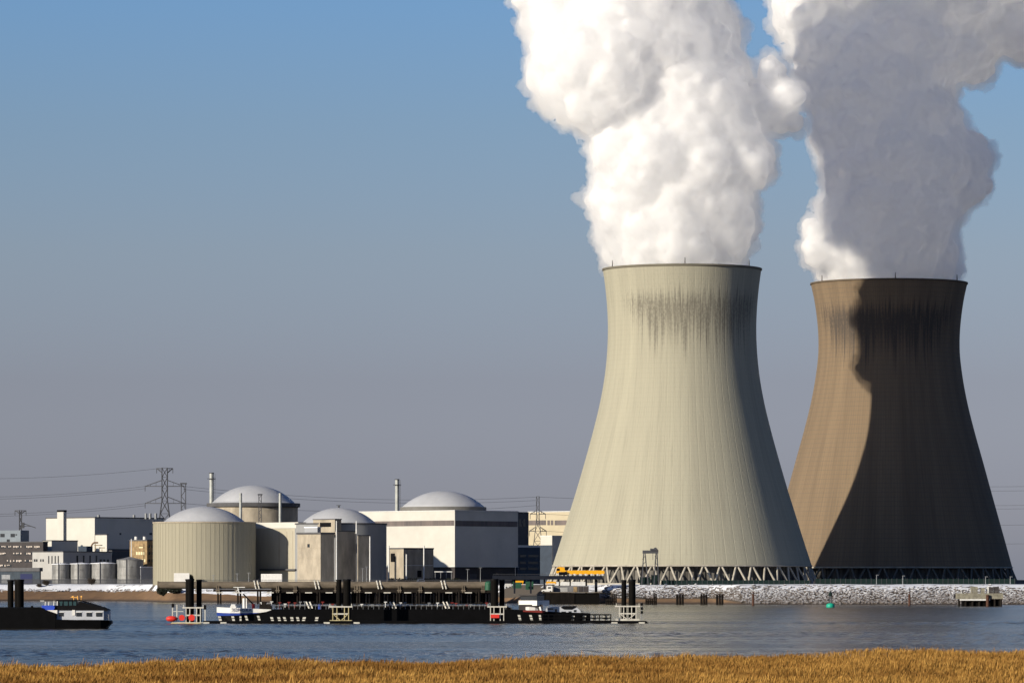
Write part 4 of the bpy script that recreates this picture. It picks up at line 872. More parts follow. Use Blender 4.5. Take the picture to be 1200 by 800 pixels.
for r_, a_ in prof:
    for i in range(18): vs_.append((c_.x+a_, c_.y+r_*math.cos(2*math.pi*i/18), c_.z+r_*math.sin(2*math.pi*i/18)))
bm_.add(vs_, [(j*18+i, j*18+(i+1) % 18, (j+1)*18+(i+1) % 18, (j+1)*18+i) for j in range(len(prof)-1) for i in range(18)], True); bm_.build('float', m_redp, o)
MB().tube((c_.x+1.3, c_.y, c_.z), (c_.x+1.7, c_.y, c_.z), 0.14, n=8).build('shackle', m_black, o)
# the pontoon itself
D = DP-4.2; o = empty('mooring_pontoon', (X(480, D), D, 0), 'long low black mooring pontoon with white slanted fender plates', 'pontoon')
MB().slab([(X(238, D), 0.75), (X(757, D), 0.75), (X(759.5, D), 0.2), (X(757, D), -0.6), (X(238, D), -0.6)], D-0.6, D+2.0).build('float', m_hull, o)
def plate(px, y0, y1, w_, lean):
    mb = MB(); ya = y0
    while ya < y1:
        yb = min(ya+2.3, y1); xa, xb = px+lean*(ya-y0)/(y1-y0), px+lean*(yb-y0)/(y1-y0)
        mb.slab([(X(xb, D), Z(yb, D)), (X(xb+w_, D), Z(yb, D)), (X(xa+w_, D), Z(ya, D)), (X(xa, D), Z(ya, D))], D+0.0, D+0.2); ya += 3.1
    mb.build('fender_plate', m_galv, o)
for px, y0, lean, w_ in ((255.5,721.5,2.2,3.2),(271.0,721.5,2.4,3.0),(280.6,721.5,0.4,2.2),(286.5,721,3.2,2.8),(301,721,3,2.8),(316.5,722.5,2.6,3.2),(324.8,722.5,2.4,3.2),(331.4,722.5,3,3),(340,722.5,1.6,3.4),(346.8,722.5,2.4,3.2),(355,722.5,-2.4,3.6),(369.8,722.5,-2,3.6),(606.6,720,2.6,3),(620,720,3,3),(631.2,720,1.4,2.6),(670.5,720,-2.4,3.4),(683.6,720,-2.2,3.6),(695,720.6,-4,5),(707.5,720.6,-3,6)):
    plate(px, y0, 731.0, w_, lean)
for y, pa, pb in ((719.7,636,716),(723.6,636,716),(727.2,596,716),(728.4,238,392)):
    MB().box(((X(pa, D)+X(pb, D))/2, D-0.35, Z(y, D)), (X(pb, D)-X(pa, D), 0.16, 0.32)).build('rail', m_hull, o)
for px in np.arange(636, 717, 6.65): MB().box((X(px, D), D-0.34, Z(725, D)), (0.26, 0.15, 2.6)).build('post', m_hull, o)
for px in (242, 262, 383, 418, 720, 752): MB().box((X(px, D), D-0.62, Z(729.5, D)), (1.6, 0.3, 0.5)).build('deck_fitting', m_galv, o)
o = empty('signal_post', (X(751.5, D), D, 0.7), 'thin signal post with three dark lamps at the right end of the pontoon', 'signal post')
MB().tube((X(751.5, D), D, 0.5), (X(751.5, D), D, Z(705.5, D)), 0.13, n=8).build('post', m_steel, o)
for y in (707.5, 712.5, 717): MB().box((X(751.5, D)+0.15, D-0.1, Z(y, D)), (0.65, 0.5, 0.75)).build('signal_lamp', m_black, o)
# ------------------------------------------------------------------ barges
def hull(st, Dc, name, m, parent):
    """stations: (px, y_top, y_bottom, half beam at the top, half beam at the bottom)"""
    V, f = [], []
    for px, yt, yb, ht, hb in st:
        x, zt, zb = X(px, Dc-5), Z(yt, Dc-5), (Z(yb, Dc-5) if yb else -1.2)
        V += [(x, Dc-ht, zt), (x, Dc-hb, zb), (x, Dc+hb, zb), (x, Dc+ht, zt)]
    n = len(st)
    for i in range(n-1):
        for j in range(4): f.append((i*4+j, i*4+(j+1) % 4, (i+1)*4+(j+1) % 4, (i+1)*4+j))
    f += [(3,2,1,0), tuple((n-1)*4+j for j in range(4))]
    mb = MB(); mb.add(V, f); return mb.build(name, m, parent)
Dc = 1276.0; o = empty('tanker_barge', (X(470, Dc), Dc, 0), 'long black tanker barge with a white and blue bow lettered SONORA', 'barge')
hull([(256,720.5,None,1.6,1.0),(262,720.5,None,4.2,3.6),(275,720.4,None,5.5,5.3),(318,713.4,None,5.7,5.7),(600,713.6,None,5.7,5.7),(650,716.5,None,5.7,5.6),(680,717.5,None,5.0,4.6),(692,718.2,None,3.0,2.2)], Dc, 'hull', m_hull, o)
hull([(252.8,711.0,717.3,0.8,0.8),(254.5,711.0,717.4,2.2,2.0),(260,711.3,717.6,4.3,4.1),(270,711.7,717.9,5.5,5.4),(282,712.1,717.9,5.82,5.8),(305,713.0,717.4,5.84,5.82),(312,713.3,716.4,5.84,5.84),(318,713.6,714.2,5.84,5.84)], Dc, 'bow_bulwark', m_wpaint, o)
hull([(253.0,717.3,721.0,0.9,0.8),(254.6,717.4,721.1,2.1,1.9),(260,717.6,721.1,4.2,4.0),(270,717.9,720.8,5.5,5.4),(282,717.9,720.3,5.82,5.8),(297,717.5,718.6,5.84,5.83),(304,717.45,717.7,5.84,5.84)], Dc, 'bow_band', m_navy, o)
DB = Dc-5.9
fc = bpy.data.curves.new('lettering', 'FONT'); fc.body = 'SONORA'; fc.size = 1.22; fc.extrude = 0.03; fc.space_character = 1.12; fc.align_x = 'CENTER'
fo = bpy.data.objects.new('lettering_source', fc); COL.objects.link(fo); dg = bpy.context.evaluated_depsgraph_get(); dg.update()
lm = bpy.data.meshes.new_from_object(fo.evaluated_get(dg)); bpy.data.objects.remove(fo); lm.name = 'name_lettering'
lo = bpy.data.objects.new('name_lettering', lm); COL.objects.link(lo); lo.parent = o; lo.rotation_euler = (R(90), R(1.5), 0); lo.location = Vector((X(283, DB), DB-0.02, Z(716.0, DB)))-o.location
lm.materials.clear(); lm.materials.append(mat('navy_lettering', (0.02,0.03,0.12), 0.5))
# deck gear of the barge
MB().box(((X(330, DB)+X(600, DB))/2, Dc, Z(712.6, DB)), (X(600, DB)-X(330, DB), 9.6, 0.6)).build('trunk_deck', m_hull, o)
for i, (dy, y) in enumerate(((-4.2,710.6),(-3.4,709.2),(-2.5,710.2),(3.0,709.6))): MB().tube((X(322+6*i, DB), Dc+dy, Z(y, DB)), (X(596-4*i, DB), Dc+dy, Z(y, DB)), 0.17, n=8).build('cargo_pipe', m_steel if i % 2 else m_timber, o)
m_dkred = mat('dark_red_paint', (0.16,0.02,0.015), 0.6)
for i in range(52):
    px = 306+i*5.6+RNG.uniform(-1.5,1.5); h_ = RNG.uniform(0.5,1.5); m_ = (m_timber, m_steel, m_dkred, m_pale, m_timber)[RNG.integers(0,5)]
    mb = MB(); y_ = Dc+RNG.uniform(-4.8,-3.6); z_ = Z(713, DB)
    mb.tube((X(px, DB), y_, z_), (X(px, DB), y_, z_+h_+0.4), 0.13, n=8); mb.tube((X(px, DB)-0.4, y_, z_+h_+0.4), (X(px, DB)+0.4, y_, z_+h_+0.4), 0.16, n=8); mb.build('deck_valve', m_, o)
rl = MB()
for px in np.arange(320, 600, 6.2): rl.bar((X(px, DB), Dc-5.6, Z(713.4, DB)), (X(px, DB), Dc-5.6, Z(709, DB)), 0.09)
rl.bar((X(320, DB), Dc-5.6, Z(709, DB)), (X(598, DB), Dc-5.6, Z(709, DB)), 0.09); rl.build('deck_rail', m_steel, o)
for px in (360, 364, 458, 462, 520.5, 524.5):
    MB().bar((X(px-1.2, DB), Dc-5.2, Z(704.6, DB)), (X(px+2.2, DB), Dc-5.4, Z(712.4, DB)), 0.34).build('gangplank', m_galv, o)
MB().tube((X(374.4, DB), Dc-5, Z(713.4, DB)), (X(374.4, DB), Dc-5, Z(707.8, DB)), 0.45, n=16).build('barrel', m_navy, o)
MB().tube((X(296.5, DB), Dc-4, Z(712.6, DB)), (X(296.5, DB), Dc-4, Z(707, DB)), 0.42, n=16).build('barrel', m_redp, o)
for px, w_ in ((285.4, 0.42), (288.4, 0.2)): MB().tube((X(px, DB), Dc-3.5, Z(712.2, DB)), (X(px, DB), Dc-3.5, Z(700.5, DB)), w_, n=12).build('bow_mast', m_wpaint, o)
MB().bar((X(297.5, DB), Dc-3.8, Z(709, DB)), (X(284.5, DB), Dc-3.8, Z(695.5, DB)), 0.36).build('boom', m_black, o)
mm = MB(); mm.bar((X(273, DB), Dc-3.8, Z(687.7, DB)), (X(286.5, DB), Dc-3.8, Z(687.7, DB)), 0.22); mm.bar((X(278, DB), Dc-3.8, Z(687.7, DB)), (X(279.5, DB), Dc-3.8, Z(694, DB)), 0.26); mm.bar((X(279.5, DB), Dc-3.8, Z(690, DB)), (X(276, DB), Dc-3.8, Z(692.5, DB)), 0.18); mm.bar((X(279.5, DB), Dc-3.8, Z(693.5, DB)), (X(286.5, DB), Dc-3.8, Z(696.5, DB)), 0.24); mm.build('mast_head', m_pale, o)
wn2 = MB(); wn2.tube((X(270, DB), Dc-3, Z(709.8, DB)), (X(275, DB), Dc-3, Z(709.8, DB)), 0.55, n=14); wn2.box((X(272.5, DB), Dc-3, Z(711, DB)), (1.6, 1.0, 0.6)); wn2.build('anchor_winch', m_pale, o)
wl_ = MB(); wl_.tube((X(304, DB), Dc-4.6, Z(709.5, DB)), (X(317, DB), Dc-4.6, Z(709.5, DB)), 0.5, n=12); wl_.box((X(309, DB), Dc-4.6, Z(707, DB)), (1.2, 1.0, 1.1)); wl_.box((X(311, DB), Dc-4.4, Z(711.5, DB)), (3.4, 1.4, 0.9)); wl_.build('pump_unit', m_timber, o)
# stern deckhouse and wheelhouse
wh_ = MB(); xa, xb, xm = X(607.8, DB), X(643.8, DB), X(629.2, DB)
wh_.prism([(xa, Dc-1.5), (xm, Dc-5.2), (xb, Dc-1.0), (xb, Dc+4.4), (xa, Dc+4.4)], Z(709.2, DB), Z(703.2, DB)); wh_.build('wheelhouse', m_wpaint, o)
wh_ = MB(); wh_.prism([(xa+0.5, Dc-1.2), (xm, Dc-4.8), (xb-1.4, Dc-1.0), (xb-1.4, Dc+4), (xa+0.5, Dc+4)], Z(703.1, DB), Z(697.4, DB)); wh_.build('window', m_glass, o)
MB().prism([(xa, Dc-1.8), (xm, Dc-5.4), (xb-1.2, Dc-1.2), (xb-1.2, Dc+4.4), (xa, Dc+4.4)], Z(697.35, DB), Z(696.2, DB)).build('roof', m_dark, o)
MB().box((X(622, DB), Dc, Z(711.5, DB)), (6.5, 8.5, 1.6)).build('deckhouse', m_dark, o)
MB().slab([(X(613, DB), Z(716.4, DB)), (X(637, DB), Z(717.6, DB)), (X(640, DB), Z(715.2, DB)), (X(630, DB), Z(714.6, DB)), (X(613, DB), Z(714.6, DB))], Dc-5.85, Dc-5.75).build('stern_band', m_dkred, o)
hull([(616,710.8,714.3,0.6,0.5),(620,710.6,715.4,1.0,0.8),(627,711.4,716.2,1.0,0.8),(631,713.5,716.2,0.5,0.4)], Dc-4.6, 'ship_boat', m_wpaint, o)
MB().bar((X(633, DB), Dc-5.0, Z(710.5, DB)), (X(634.8, DB), Dc-5.3, Z(717.2, DB)), 0.5).build('davit', m_wpaint, o)
MB().slab([(X(638, DB), Z(719.2, DB)), (X(681, DB), Z(719.4, DB)), (X(680.5, DB), Z(715.4, DB)), (X(676, DB), Z(711.4, DB)), (X(648, DB), Z(710.4, DB)), (X(640, DB), Z(712.2, DB))], Dc-4.6, Dc+4.6).build('stern_cabin', m_cabin, o)
for px, y, w_, h_ in ((651.5,715.5,0.6,1.1),(660.5,717.5,1.2,0.7),(668,717.3,0.8,0.7),(645,713,1.6,0.4),(674,715.4,0.7,0.6)): MB().box((X(px, DB), Dc-4.62, Z(y, DB)), (w_, 0.1, h_)).build('window', m_glass, o)
MB().slab([(X(657, DB), Z(711.6, DB)), (X(661, DB), Z(713.6, DB)), (X(670, DB), Z(713.8, DB)), (X(675.5, DB), Z(710.9, DB)), (X(676.5, DB), Z(709.6, DB)), (X(660, DB), Z(709.8, DB))], Dc-4.75, Dc+2).build('tarpaulin', m_black, o)
sr_ = MB()
for px in (676, 681, 686): sr_.bar((X(px, DB), Dc-3.6, Z(718.5, DB)), (X(px, DB), Dc-3.6, Z(713.5, DB)), 0.12)
sr_.bar((X(676, DB), Dc-3.6, Z(714.5, DB)), (X(688, DB), Dc-3.6, Z(717.5, DB)), 0.14); sr_.build('stern_rail', m_steel, o)
# left barge, stern to the right
Dl = 1122.0; DB = Dl-5.0; o = empty('pushed_barge', (X(40, Dl), Dl, 0), 'black barge with a white stern cabin leaving the left edge', 'barge')
hull([(-200,711.8,None,5.6,5.4),(48,711.8,None,5.6,5.4),(54,714.2,None,5.6,5.4),(65,718.0,None,5.6,5.4),(66,725.4,None,5.5,5.3),(118,726.4,None,5.2,4.6),(127,726.4,731.4,3.6,3.0),(129.2,727.2,730.6,2.2,2.0)], Dl, 'hull', m_hull, o)
MB().slab([(X(-200, DB), Z(711.7, DB)), (X(48, DB), Z(711.7, DB)), (X(48, DB), Z(710.9, DB)), (X(-200, DB), Z(710.9, DB))], Dl-5.3, Dl-4.9).build('coaming', m_hull, o)
MB().prism([(X(66.2, DB), Dl-4.4), (X(121, DB), Dl-4.2), (X(126.5, DB), Dl-2.6), (X(126.5, DB), Dl+2.6), (X(121, DB), Dl+4.2), (X(66.2, DB), Dl+4.4)], Z(725.8, DB), Z(715.0, DB)).build('stern_cabin', m_cabin, o)
for pa, pb in ((68.5,74.5),(89,95.2),(101,107),(112.2,118.8)):
    w = MB().box(((X(pa, DB)+X(pb, DB))/2, Dl-4.33, Z(719.4, DB)), (X(pb, DB)-X(pa, DB), 0.16, 0.95)).build('window', m_glass, o)
    MB().box(((X(pa, DB)+X(pb, DB))/2, Dl-4.40, Z(717.0, DB)), (X(pb, DB)-X(pa, DB)+0.25, 0.12, 0.1)).build('frame', m_wpaint, w)
MB().slab([(X(53, DB), Z(714.4, DB)), (X(67, DB), Z(714.4, DB)), (X(67, DB), Z(718.6, DB)), (X(55, DB), Z(718.2, DB))], Dl-4.8, Dl-4.3).build('white_panel', m_wpaint, o)
MB().box((X(86, DB), Dl-4.42, Z(717.5, DB)), (0.7, 0.14, 1.3)).build('door', m_wpaint, o)
MB().slab([(X(50.5, DB), Z(714.2, DB)), (X(62.5, DB), Z(714.3, DB)), (X(64, DB), Z(711.5, DB)), (X(62.8, DB), Z(709.0, DB)), (X(48, DB), Z(709.0, DB))], Dl-4.5, Dl+3).build('tarpaulin', mat('blue_tarpaulin', (0.02,0.06,0.42), 0.6), o)
MB().slab([(X(60, DB), Z(715.0, DB)), (X(126, DB), Z(715.0, DB)), (X(125, DB), Z(713.2, DB)), (X(112, DB), Z(709.2, DB)), (X(100, DB), Z(706, DB)), (X(92, DB), Z(704.6, DB)), (X(90, DB), Z(709, DB)), (X(66, DB), Z(709.2, DB)), (X(62, DB), Z(712, DB))], Dl-4.0, Dl+4.0).build('upper_deck', m_black, o)
MB().prism([(X(67.5, DB), Dl-3.2), (X(89, DB), Dl-3.2), (X(89, DB), Dl+3.2), (X(67.5, DB), Dl+3.2)], Z(709.2, DB), Z(703.4, DB)).build('wheelhouse', mat('tinted_window', (0.02,0.05,0.055), 0.15, spec=0.6), o)
MB().box((X(78.2, DB), Dl, Z(702.9, DB)), (X(91, DB)-X(65, DB), 7.2, 0.22)).build('roof', m_black, o)
for px in (67.6, 73, 79, 84, 88.9): MB().box((X(px, DB), Dl-3.25, Z(706.3, DB)), (0.16, 0.14, 1.2)).build('window_mullion', m_black, o)
for px, y0, y1 in ((52.4,704.5,709),(56.5,704.5,709),(62.5,703.5,709),(66.5,704,709)): MB().bar((X(px, DB), Dl-4.2, Z(y1, DB)), (X(px+0.4, DB), Dl-4.2, Z(y0, DB)), 0.16).build('post', m_wpaint, o)
MB().box((X(49, DB), Dl-4.2, Z(703.6, DB)), (1.0, 0.3, 0.14)).build('lamp_bracket', m_pale, o)
m_brass = mat('orange_paint', (0.80,0.42,0.10), 0.4)
ra = MB(); ra.bar((X(81.8, DB), Dl-2.5, Z(699.3, DB)), (X(90, DB), Dl-2.5, Z(699.8, DB)), 0.14); ra.box((X(84.2, DB), Dl-2.5, Z(698.9, DB)), (0.4, 0.3, 0.4)); ra.bar((X(89.5, DB), Dl-2.5, Z(697.6, DB)), (X(90, DB), Dl-2.5, Z(702.8, DB)), 0.16); ra.box((X(94.2, DB), Dl-2.5, Z(698.6, DB)), (0.35, 0.3, 0.35)); ra.bar((X(94.2, DB), Dl-2.5, Z(698.6, DB)), (X(93.5, DB), Dl-2.5, Z(705.5, DB)), 0.1); ra.bar((X(85, DB), Dl-2.5, Z(699, DB)), (X(85.2, DB), Dl-2.5, Z(702.8, DB)), 0.14); ra.build('radar_mast', m_brass, o)
sr_ = MB()
for px in (100, 106, 112, 117.5, 122): sr_.bar((X(px, DB), Dl-3.8, Z(715-(126-px)*0.32, DB)), (X(px, DB), Dl-3.8, Z(711.2-(126-px)*0.32, DB)), 0.12)
sr_.path([Vector((X(92, DB), Dl-3.8, Z(702.6, DB))), Vector((X(106, DB), Dl-3.8, Z(706.5, DB))), Vector((X(118, DB), Dl-3.8, Z(710.2, DB))), Vector((X(124.5, DB), Dl-3.8, Z(712.4, DB))), Vector((X(124.5, DB), Dl-3.8, Z(715, DB)))], 0.13, 6); sr_.build('roof_rail', m_black, o)
sr_ = MB()
for px in (118.5, 123, 126.8): sr_.bar((X(px, DB), Dl-3.6, Z(726.3, DB)), (X(px, DB), Dl-3.6, Z(719.5, DB)), 0.1)
for y in (720, 723): sr_.bar((X(118.5, DB), Dl-3.6, Z(y, DB)), (X(127, DB), Dl-3.4, Z(y, DB)), 0.09)
sr_.build('stern_rail', m_steel, o)
wi = MB(); wi.tube((X(37, DB), Dl-4, Z(712, DB)), (X(37, DB), Dl-4, Z(709.4, DB)), 0.3, n=10); wi.build('bollard', m_black, o)
# ------------------------------------------------------------------ rocks of the right bank, shrubs, reeds
m_rock = bpy.data.materials.new('riprap_stone'); m_rock.use_nodes = True
t = NT(m_rock); bb = t.n['Principled BSDF']; bb.inputs['Roughness'].default_value = 0.9; bb.inputs['Specular IOR Level'].default_value = 0.1
g = t.add('ShaderNodeNewGeometry'); nzv = t.split(g.outputs['Normal'])[2]; n1 = t.noise(g.outputs['Position'], 0.25, 4, 0.6); n2 = t.noise(g.outputs['Position'], 0.16, 4, 0.65)
stone = t.mix(n1, (0.13,0.105,0.09), (0.055,0.047,0.043))
sn = t.rng(t.math('ADD', nzv, t.math('MULTIPLY', t.math('SUBTRACT', n2, 0.5), 1.4)), 0.55, 0.75)
hgt = t.rng(t.split(g.outputs['Position'])[2], 0.8, 7.0, 0.25, 1.0); t.l.new(t.mix(t.math('MULTIPLY', sn, hgt), stone, (0.54,0.555,0.58)), bb.inputs['Base Color'])
ico = np.array([(0,0,1),(.894,0,.447),(.276,.851,.447),(-.724,.526,.447),(-.724,-.526,.447),(.276,-.851,.447),(.724,.526,-.447),(-.276,.851,-.447),(-.894,0,-.447),(-.276,-.851,-.447),(.724,-.526,-.447),(0,0,-1)])
icf = np.array([(0,1,2),(0,2,3),(0,3,4),(0,4,5),(0,5,1),(1,6,2),(2,7,3),(3,8,4),(4,9,5),(5,10,1),(1,10,6),(2,6,7),(3,7,8),(4,8,9),(5,9,10),(6,11,7),(7,11,8),(8,11,9),(9,11,10),(10,11,6)])
def rocks(n, x0, x1, o0, o1, smin, smax, name, dens=None):
    x = RNG.uniform(x0, x1, n); of = RNG.uniform(o0, o1, n); y = shore(x)+of; z = bank_z(x, of)
    if dens is not None: keep = RNG.random(n) < dens(x, z); x, y, z = x[keep], y[keep], z[keep]; n = len(x)
    s = RNG.uniform(smin, smax, n)**1.0
    V = ico[None]*(1+RNG.uniform(-.28, .28, (n, 12, 1)))*s[:, None, None]*np.array([1.1, 1.0, 0.7]); a = RNG.uniform(0, 6.28, n); ca, sa = np.cos(a)[:, None], np.sin(a)[:, None]
    vx = V[..., 0]*ca-V[..., 1]*sa+x[:, None]; vy = V[..., 0]*sa+V[..., 1]*ca+y[:, None]; vz = V[..., 2]+z[:, None]
    o = np_mesh(name, np.stack([vx, vy, vz], -1).reshape(-1, 3), (icf[None]+np.arange(n)[:, None, None]*12).reshape(-1, 3), m_rock); tag(o, kind='stuff'); return o
def rd(x, z):
    lo = np.interp(x, [X(700,2390), X(840,2385), X(880,2345)], [2.8, 2.6, 0.0]); return np.clip((z-lo)/0.6, 0, 1)*np.interp(z, [6.3, 7.4, 9.0], [1, 0.4, 0.03])
rocks(11000, X(704,2390), X(1290,2330), -2, 36, 0.4, 1.0, 'bank_rocks', rd)
def rl_(x, z): return np.exp(-((z-6.2)/0.7)**2)*0.8
rocks(2600, X(-120,2780), X(250,2600), 12, 45, 0.3, 0.9, 'beach_stones', rl_)
# bare shrubs and dark bushes
m_twig = mat('bare_twigs', (0.035,0.028,0.022), 0.9); m_ever = mat('dark_evergreen', (0.018,0.024,0.014), 0.8, var=0.5, scale=2.0)
def shrub(px, D, off_y, w, h, label, n=420, ever=False):
    b0 = Vector((X(px, D), D, float(bank_z(X(px, D), D-shore(X(px, D))))-0.1)); o = empty('shrub', b0, label, 'shrub', 'dark shrubs on the left bank'); st, tw = MB(), MB()
    for i in range(7):
        a_ = RNG.uniform(0, 6.28); tip = b0+Vector((math.cos(a_)*w*0.35, math.sin(a_)*w*0.35, h*RNG.uniform(0.5,0.8))); st.tube(b0, tip, 0.13, 0.05, 5, False)
    st.build('stem', m_twig, o)
    if ever:
        for i in range(n*4):
            d = Vector((RNG.normal(), RNG.normal(), RNG.normal())).normalized()*RNG.uniform(0.55,1.0); c = b0+Vector((d.x*w*0.5, d.y*w*0.5, h*0.5+d.z*h*0.5)); s_ = RNG.uniform(0.25, 0.5)
            if c.z < b0.z: continue
            u, v = Vector((RNG.normal(), RNG.normal(), RNG.normal())).normalized()*s_, Vector((RNG.normal(), RNG.normal(), RNG.normal())).normalized()*s_; tw.add([c-u, c+v, c+u, c-v], [(0,1,2,3)])
    else:
        for i in range(n):
            a_ = RNG.uniform(0, 6.28); rr = w*0.5*math.sqrt(RNG.random())*0.8; z0 = h*RNG.uniform(0.1, 0.6); p = b0+Vector((math.cos(a_)*rr*0.6, math.sin(a_)*rr*0.6, z0)); q_ = p+Vector((math.cos(a_)*w*0.22*RNG.random()+RNG.normal()*0.3, math.sin(a_)*w*0.2*RNG.random(), h*RNG.uniform(0.15, 0.45))); tw.bar(p, q_, 0.09)
    tw.build('foliage' if ever else 'twig', m_ever if ever else m_twig, o)
shrub(54, 2816, LAND-0.9, 6.0, 3.4, 'bare dark shrub on the snow below the leftmost tank')
shrub(107.5, 2812, LAND-1.0, 6.5, 4.2, 'round bare shrub on the snow below the tanks')
shrub(46, 2813, LAND-1.3, 4.0, 2.2, 'small bare shrub left of the other shrubs on the snow')
shrub(192, 2657, LAND-0.6, 8.5, 6.2, 'broad dark evergreen bush at the left foot of the cream cylinder', 420, True)
shrub(223.5, 2655, LAND-0.6, 3.4, 5.6, 'narrow dark evergreen bush before the cream cylinder', 200, True)
shrub(205, 2622, 5.9, 8.0, 4.0, 'low dark bush under the left end of the intake pipe', 300, True)
for pa, pb, ya, D, lab in ((204,222,671.2,2650,'white container by the narrow bush before the cream cylinder'),(306,330.5,672,2645,'long white container before the beige hall')):
    o = empty('container', (X(pa, D), D, LAND), lab, 'container'); MB().box((X((pa+pb)/2, D), D, (LAND+Z(ya, D))/2), (X(pb, D)-X(pa, D), 2.6, Z(ya, D)-LAND)).build('body', m_wpaint, o); rb = MB()
    for i in range(14): rb.box((X(pa+(pb-pa)*(i+0.5)/14, D), D-1.34, (LAND+Z(ya, D))/2), (0.2, 0.1, (Z(ya, D)-LAND)*0.88))
    rb.build('rib', m_wpaint, o)
# clutter in front of the reactor halls: screen of bushes, thin lamps, security fence, parked van, open shelter
for i in range(9):
    px = 460+i*9.4+RNG.uniform(-2, 2); D = 2700+RNG.uniform(-15, 15); w_ = RNG.uniform(4, 7); b0 = Vector((X(px, D), D, LAND-0.1))
    o = empty('shrub', b0, 'dark leafless looking bush in the row before the small brown building and white hall', 'shrub', 'row of dark bushes before the white hall'); st, tw = MB(), MB()
    for k in range(5):
        a_ = RNG.uniform(0, 6.28); st.tube(b0, b0+Vector((math.cos(a_)*w_*0.3, math.sin(a_)*w_*0.3, RNG.uniform(1.6, 3.2))), 0.12, 0.05, 5, False)
    st.build('stem', m_twig, o)
    for k in range(520):
        d = Vector((RNG.normal(), RNG.normal(), RNG.normal())).normalized()*RNG.uniform(0.4, 1.0); c = b0+Vector((d.x*w_*0.55, d.y*w_*0.4, 1.9+d.z*1.9)); s_ = RNG.uniform(0.2, 0.45)
        if c.z < b0.z: continue
        u, v = Vector((RNG.normal(), RNG.normal(), RNG.normal())).normalized()*s_, Vector((RNG.normal(), RNG.normal(), RNG.normal())).normalized()*s_; tw.add([c-u, c+v, c+u, c-v], [(0,1,2,3)])
    tw.build('foliage', m_ever, o)
for px, y0 in ((250,674),(278,672),(291.5,671),(425,666),(429.5,664),(548,667),(563,665)):
    D = 2625.0; o = empty('lamp_post', (X(px, D), D, LAND), 'thin lamp post behind the intake pipe, before the reactor buildings', 'lamp post', 'thin lamp posts behind the intake pipe')
    MB().tube((X(px, D), D, LAND-0.5), (X(px, D), D, Z(y0, D)), 0.2, 0.13, 8).build('pole', m_steel, o); MB().box((X(px, D), D, Z(y0, D)+0.08), (2.0, 0.4, 0.22)).build('lamp_head', m_steel, o)
D = 2618.0; o = empty('security_fence', (X(400, D), D, LAND), 'long thin security fence behind the intake pipe along the reactors', 'fence')
f = MB()
for px in np.arange(236, 600, 1.3): f.box((X(px, D), D, LAND+1.2), (0.1, 0.06, 3.2))
f.build('paling', m_lat, o); f = MB(); f.box((X(418, D), D+0.1, LAND+2.4), (X(600, D)-X(236, D), 0.08, 0.15)); f.build('rail', m_lat, o)
D = 2690.0; o = empty('van', (X(492, D), D, LAND), 'white van parked before the small brown concrete building', 'van'); x0 = X(488.5, D)
MB().slab([(x0, LAND+0.5), (x0+4.6, LAND+0.5), (x0+4.6, LAND+2.4), (x0+3.9, LAND+3.0), (x0+0.5, LAND+3.0), (x0, LAND+2.3)], D-1, D+1).build('body', m_wpaint, o)
MB().box((x0+2.6, D-1.03, LAND+2.3), (3.0, 0.1, 0.7)).build('window', m_glass, o)
for dx in (0.9, 3.7): MB().tube((x0+dx, D-1.06, LAND+0.4), (x0+dx, D-0.7, LAND+0.4), 0.42, n=14).build('wheel', m_black, o)
D = 2695.0; o = empty('shelter', (X(519, D), D, LAND), 'open shelter with a thin pale roof before the white hall', 'shelter')
MB().box((X(519.5, D), D, Z(669.5, D)), (X(530, D)-X(509, D), 5, 0.5)).build('roof', m_pale, o)
for px in (510, 516.5, 523, 529): MB().box((X(px, D), D-2.2, (LAND+Z(670, D))/2-0.1), (0.3, 0.3, Z(670, D)-LAND)).build('post', m_steel, o)
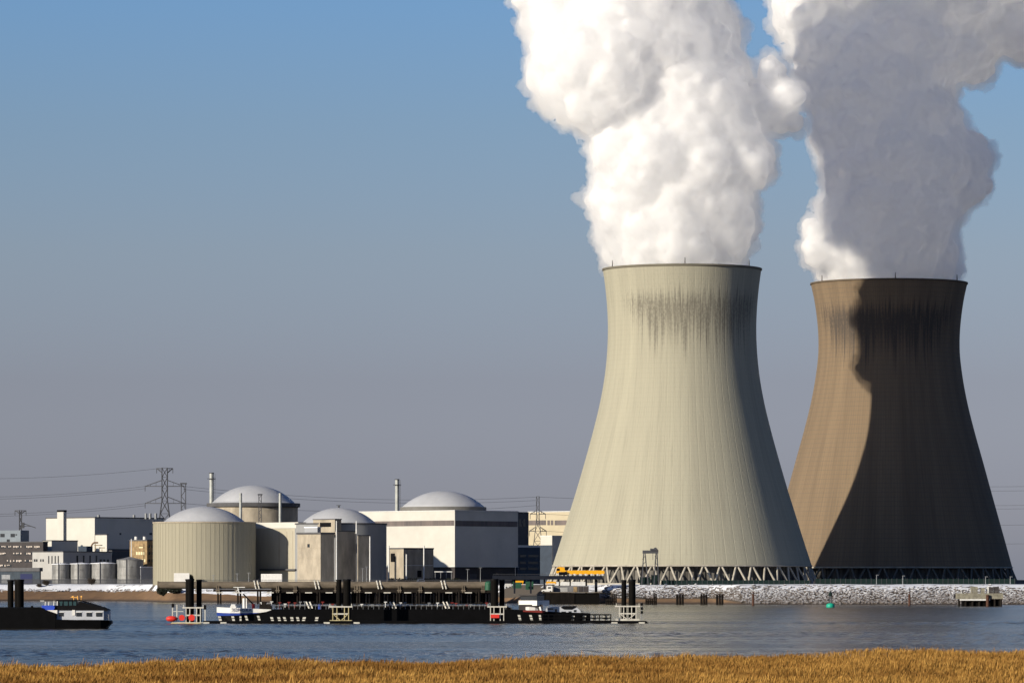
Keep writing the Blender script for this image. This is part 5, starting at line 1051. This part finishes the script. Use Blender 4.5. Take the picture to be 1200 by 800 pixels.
# reeds
m_reed = bpy.data.materials.new('dry_reed'); m_reed.use_nodes = True
t = NT(m_reed); bb = t.n['Principled BSDF']; bb.inputs['Roughness'].default_value = 0.7; bb.inputs['Specular IOR Level'].default_value = 0.15
rv = t.add('ShaderNodeAttribute', attribute_name='tint').outputs['Fac']; g = t.add('ShaderNodeNewGeometry'); pn_ = t.noise(g.outputs['Position'], 0.045, 5, 0.7)
c1 = t.mix(rv, (0.235,0.115,0.022), (0.52,0.30,0.075)); c1 = t.mix(t.math('MULTIPLY', t.rng(pn_, .44, .60), 0.95), c1, (0.17,0.075,0.013))
tl = t.add('ShaderNodeBsdfTranslucent'); t.l.new(c1, tl.inputs['Color']); t.l.new(c1, bb.inputs['Base Color']); mx = t.add('ShaderNodeMixShader'); mx.inputs[0].default_value = 0.25
t.l.new(bb.outputs[0], mx.inputs[1]); t.l.new(tl.outputs[0], mx.inputs[2]); t.l.new(mx.outputs[0], t.n['Material Output'].inputs['Surface'])
def reeds(n):
    y = RNG.uniform(335, 600, n*2); x = RNG.uniform(-0.125, 0.125, n*2)*y*1.05; k_ = (y < near_shore(x)-2.0); x, y = x[k_][:n], y[k_][:n]; n = len(x)
    clump = np.array([mnoise.noise(Vector((a*0.09, b_*0.05, 0.3))) for a, b_ in zip(x, y)]); fine = np.array([mnoise.noise(Vector((a*0.5, b_*0.25, 4.3))) for a, b_ in zip(x, y)])
    h = (1.75+0.85*clump+0.45*fine+RNG.normal(0, 0.16, n)).clip(0.5, 3.0)*np.where(RNG.random(n) < 0.03, 1.18, 1.0); w = RNG.uniform(0.008, 0.020, n)
    la = RNG.normal(0.25, 0.9, n); lean = RNG.uniform(0.03, 0.26, n)*h; dx, dy = np.cos(la)*lean, np.sin(la)*lean; fa = RNG.uniform(0, np.pi, n); wx, wy = np.cos(fa)*w, np.sin(fa)*w
    z0 = 0.95; V = []
    for u, ww in ((0.0, 1.0), (0.45, 0.9), (0.8, 0.65), (0.84, 1.9), (0.93, 1.7), (1.0, 0.15)):
        cx, cyy, cz = x+dx*u*u, y+dy*u*u, z0+h*u*(1-0.06*u); V += [np.stack([cx-wx*ww, cyy-wy*ww, cz], -1), np.stack([cx+wx*ww, cyy+wy*ww, cz], -1)]
    V = np.stack(V, 1); base = np.arange(n)[:, None]*12
    q = np.concatenate([base+np.array([2*j, 2*j+1, 2*j+3, 2*j+2])[None] for j in range(5)], 0)
    o = np_mesh('reed_bed', V.reshape(-1, 3), q, m_reed, False, {'tint': np.repeat(RNG.random(n)**1.3, 12)}); tag(o, kind='stuff')
reeds(420000)
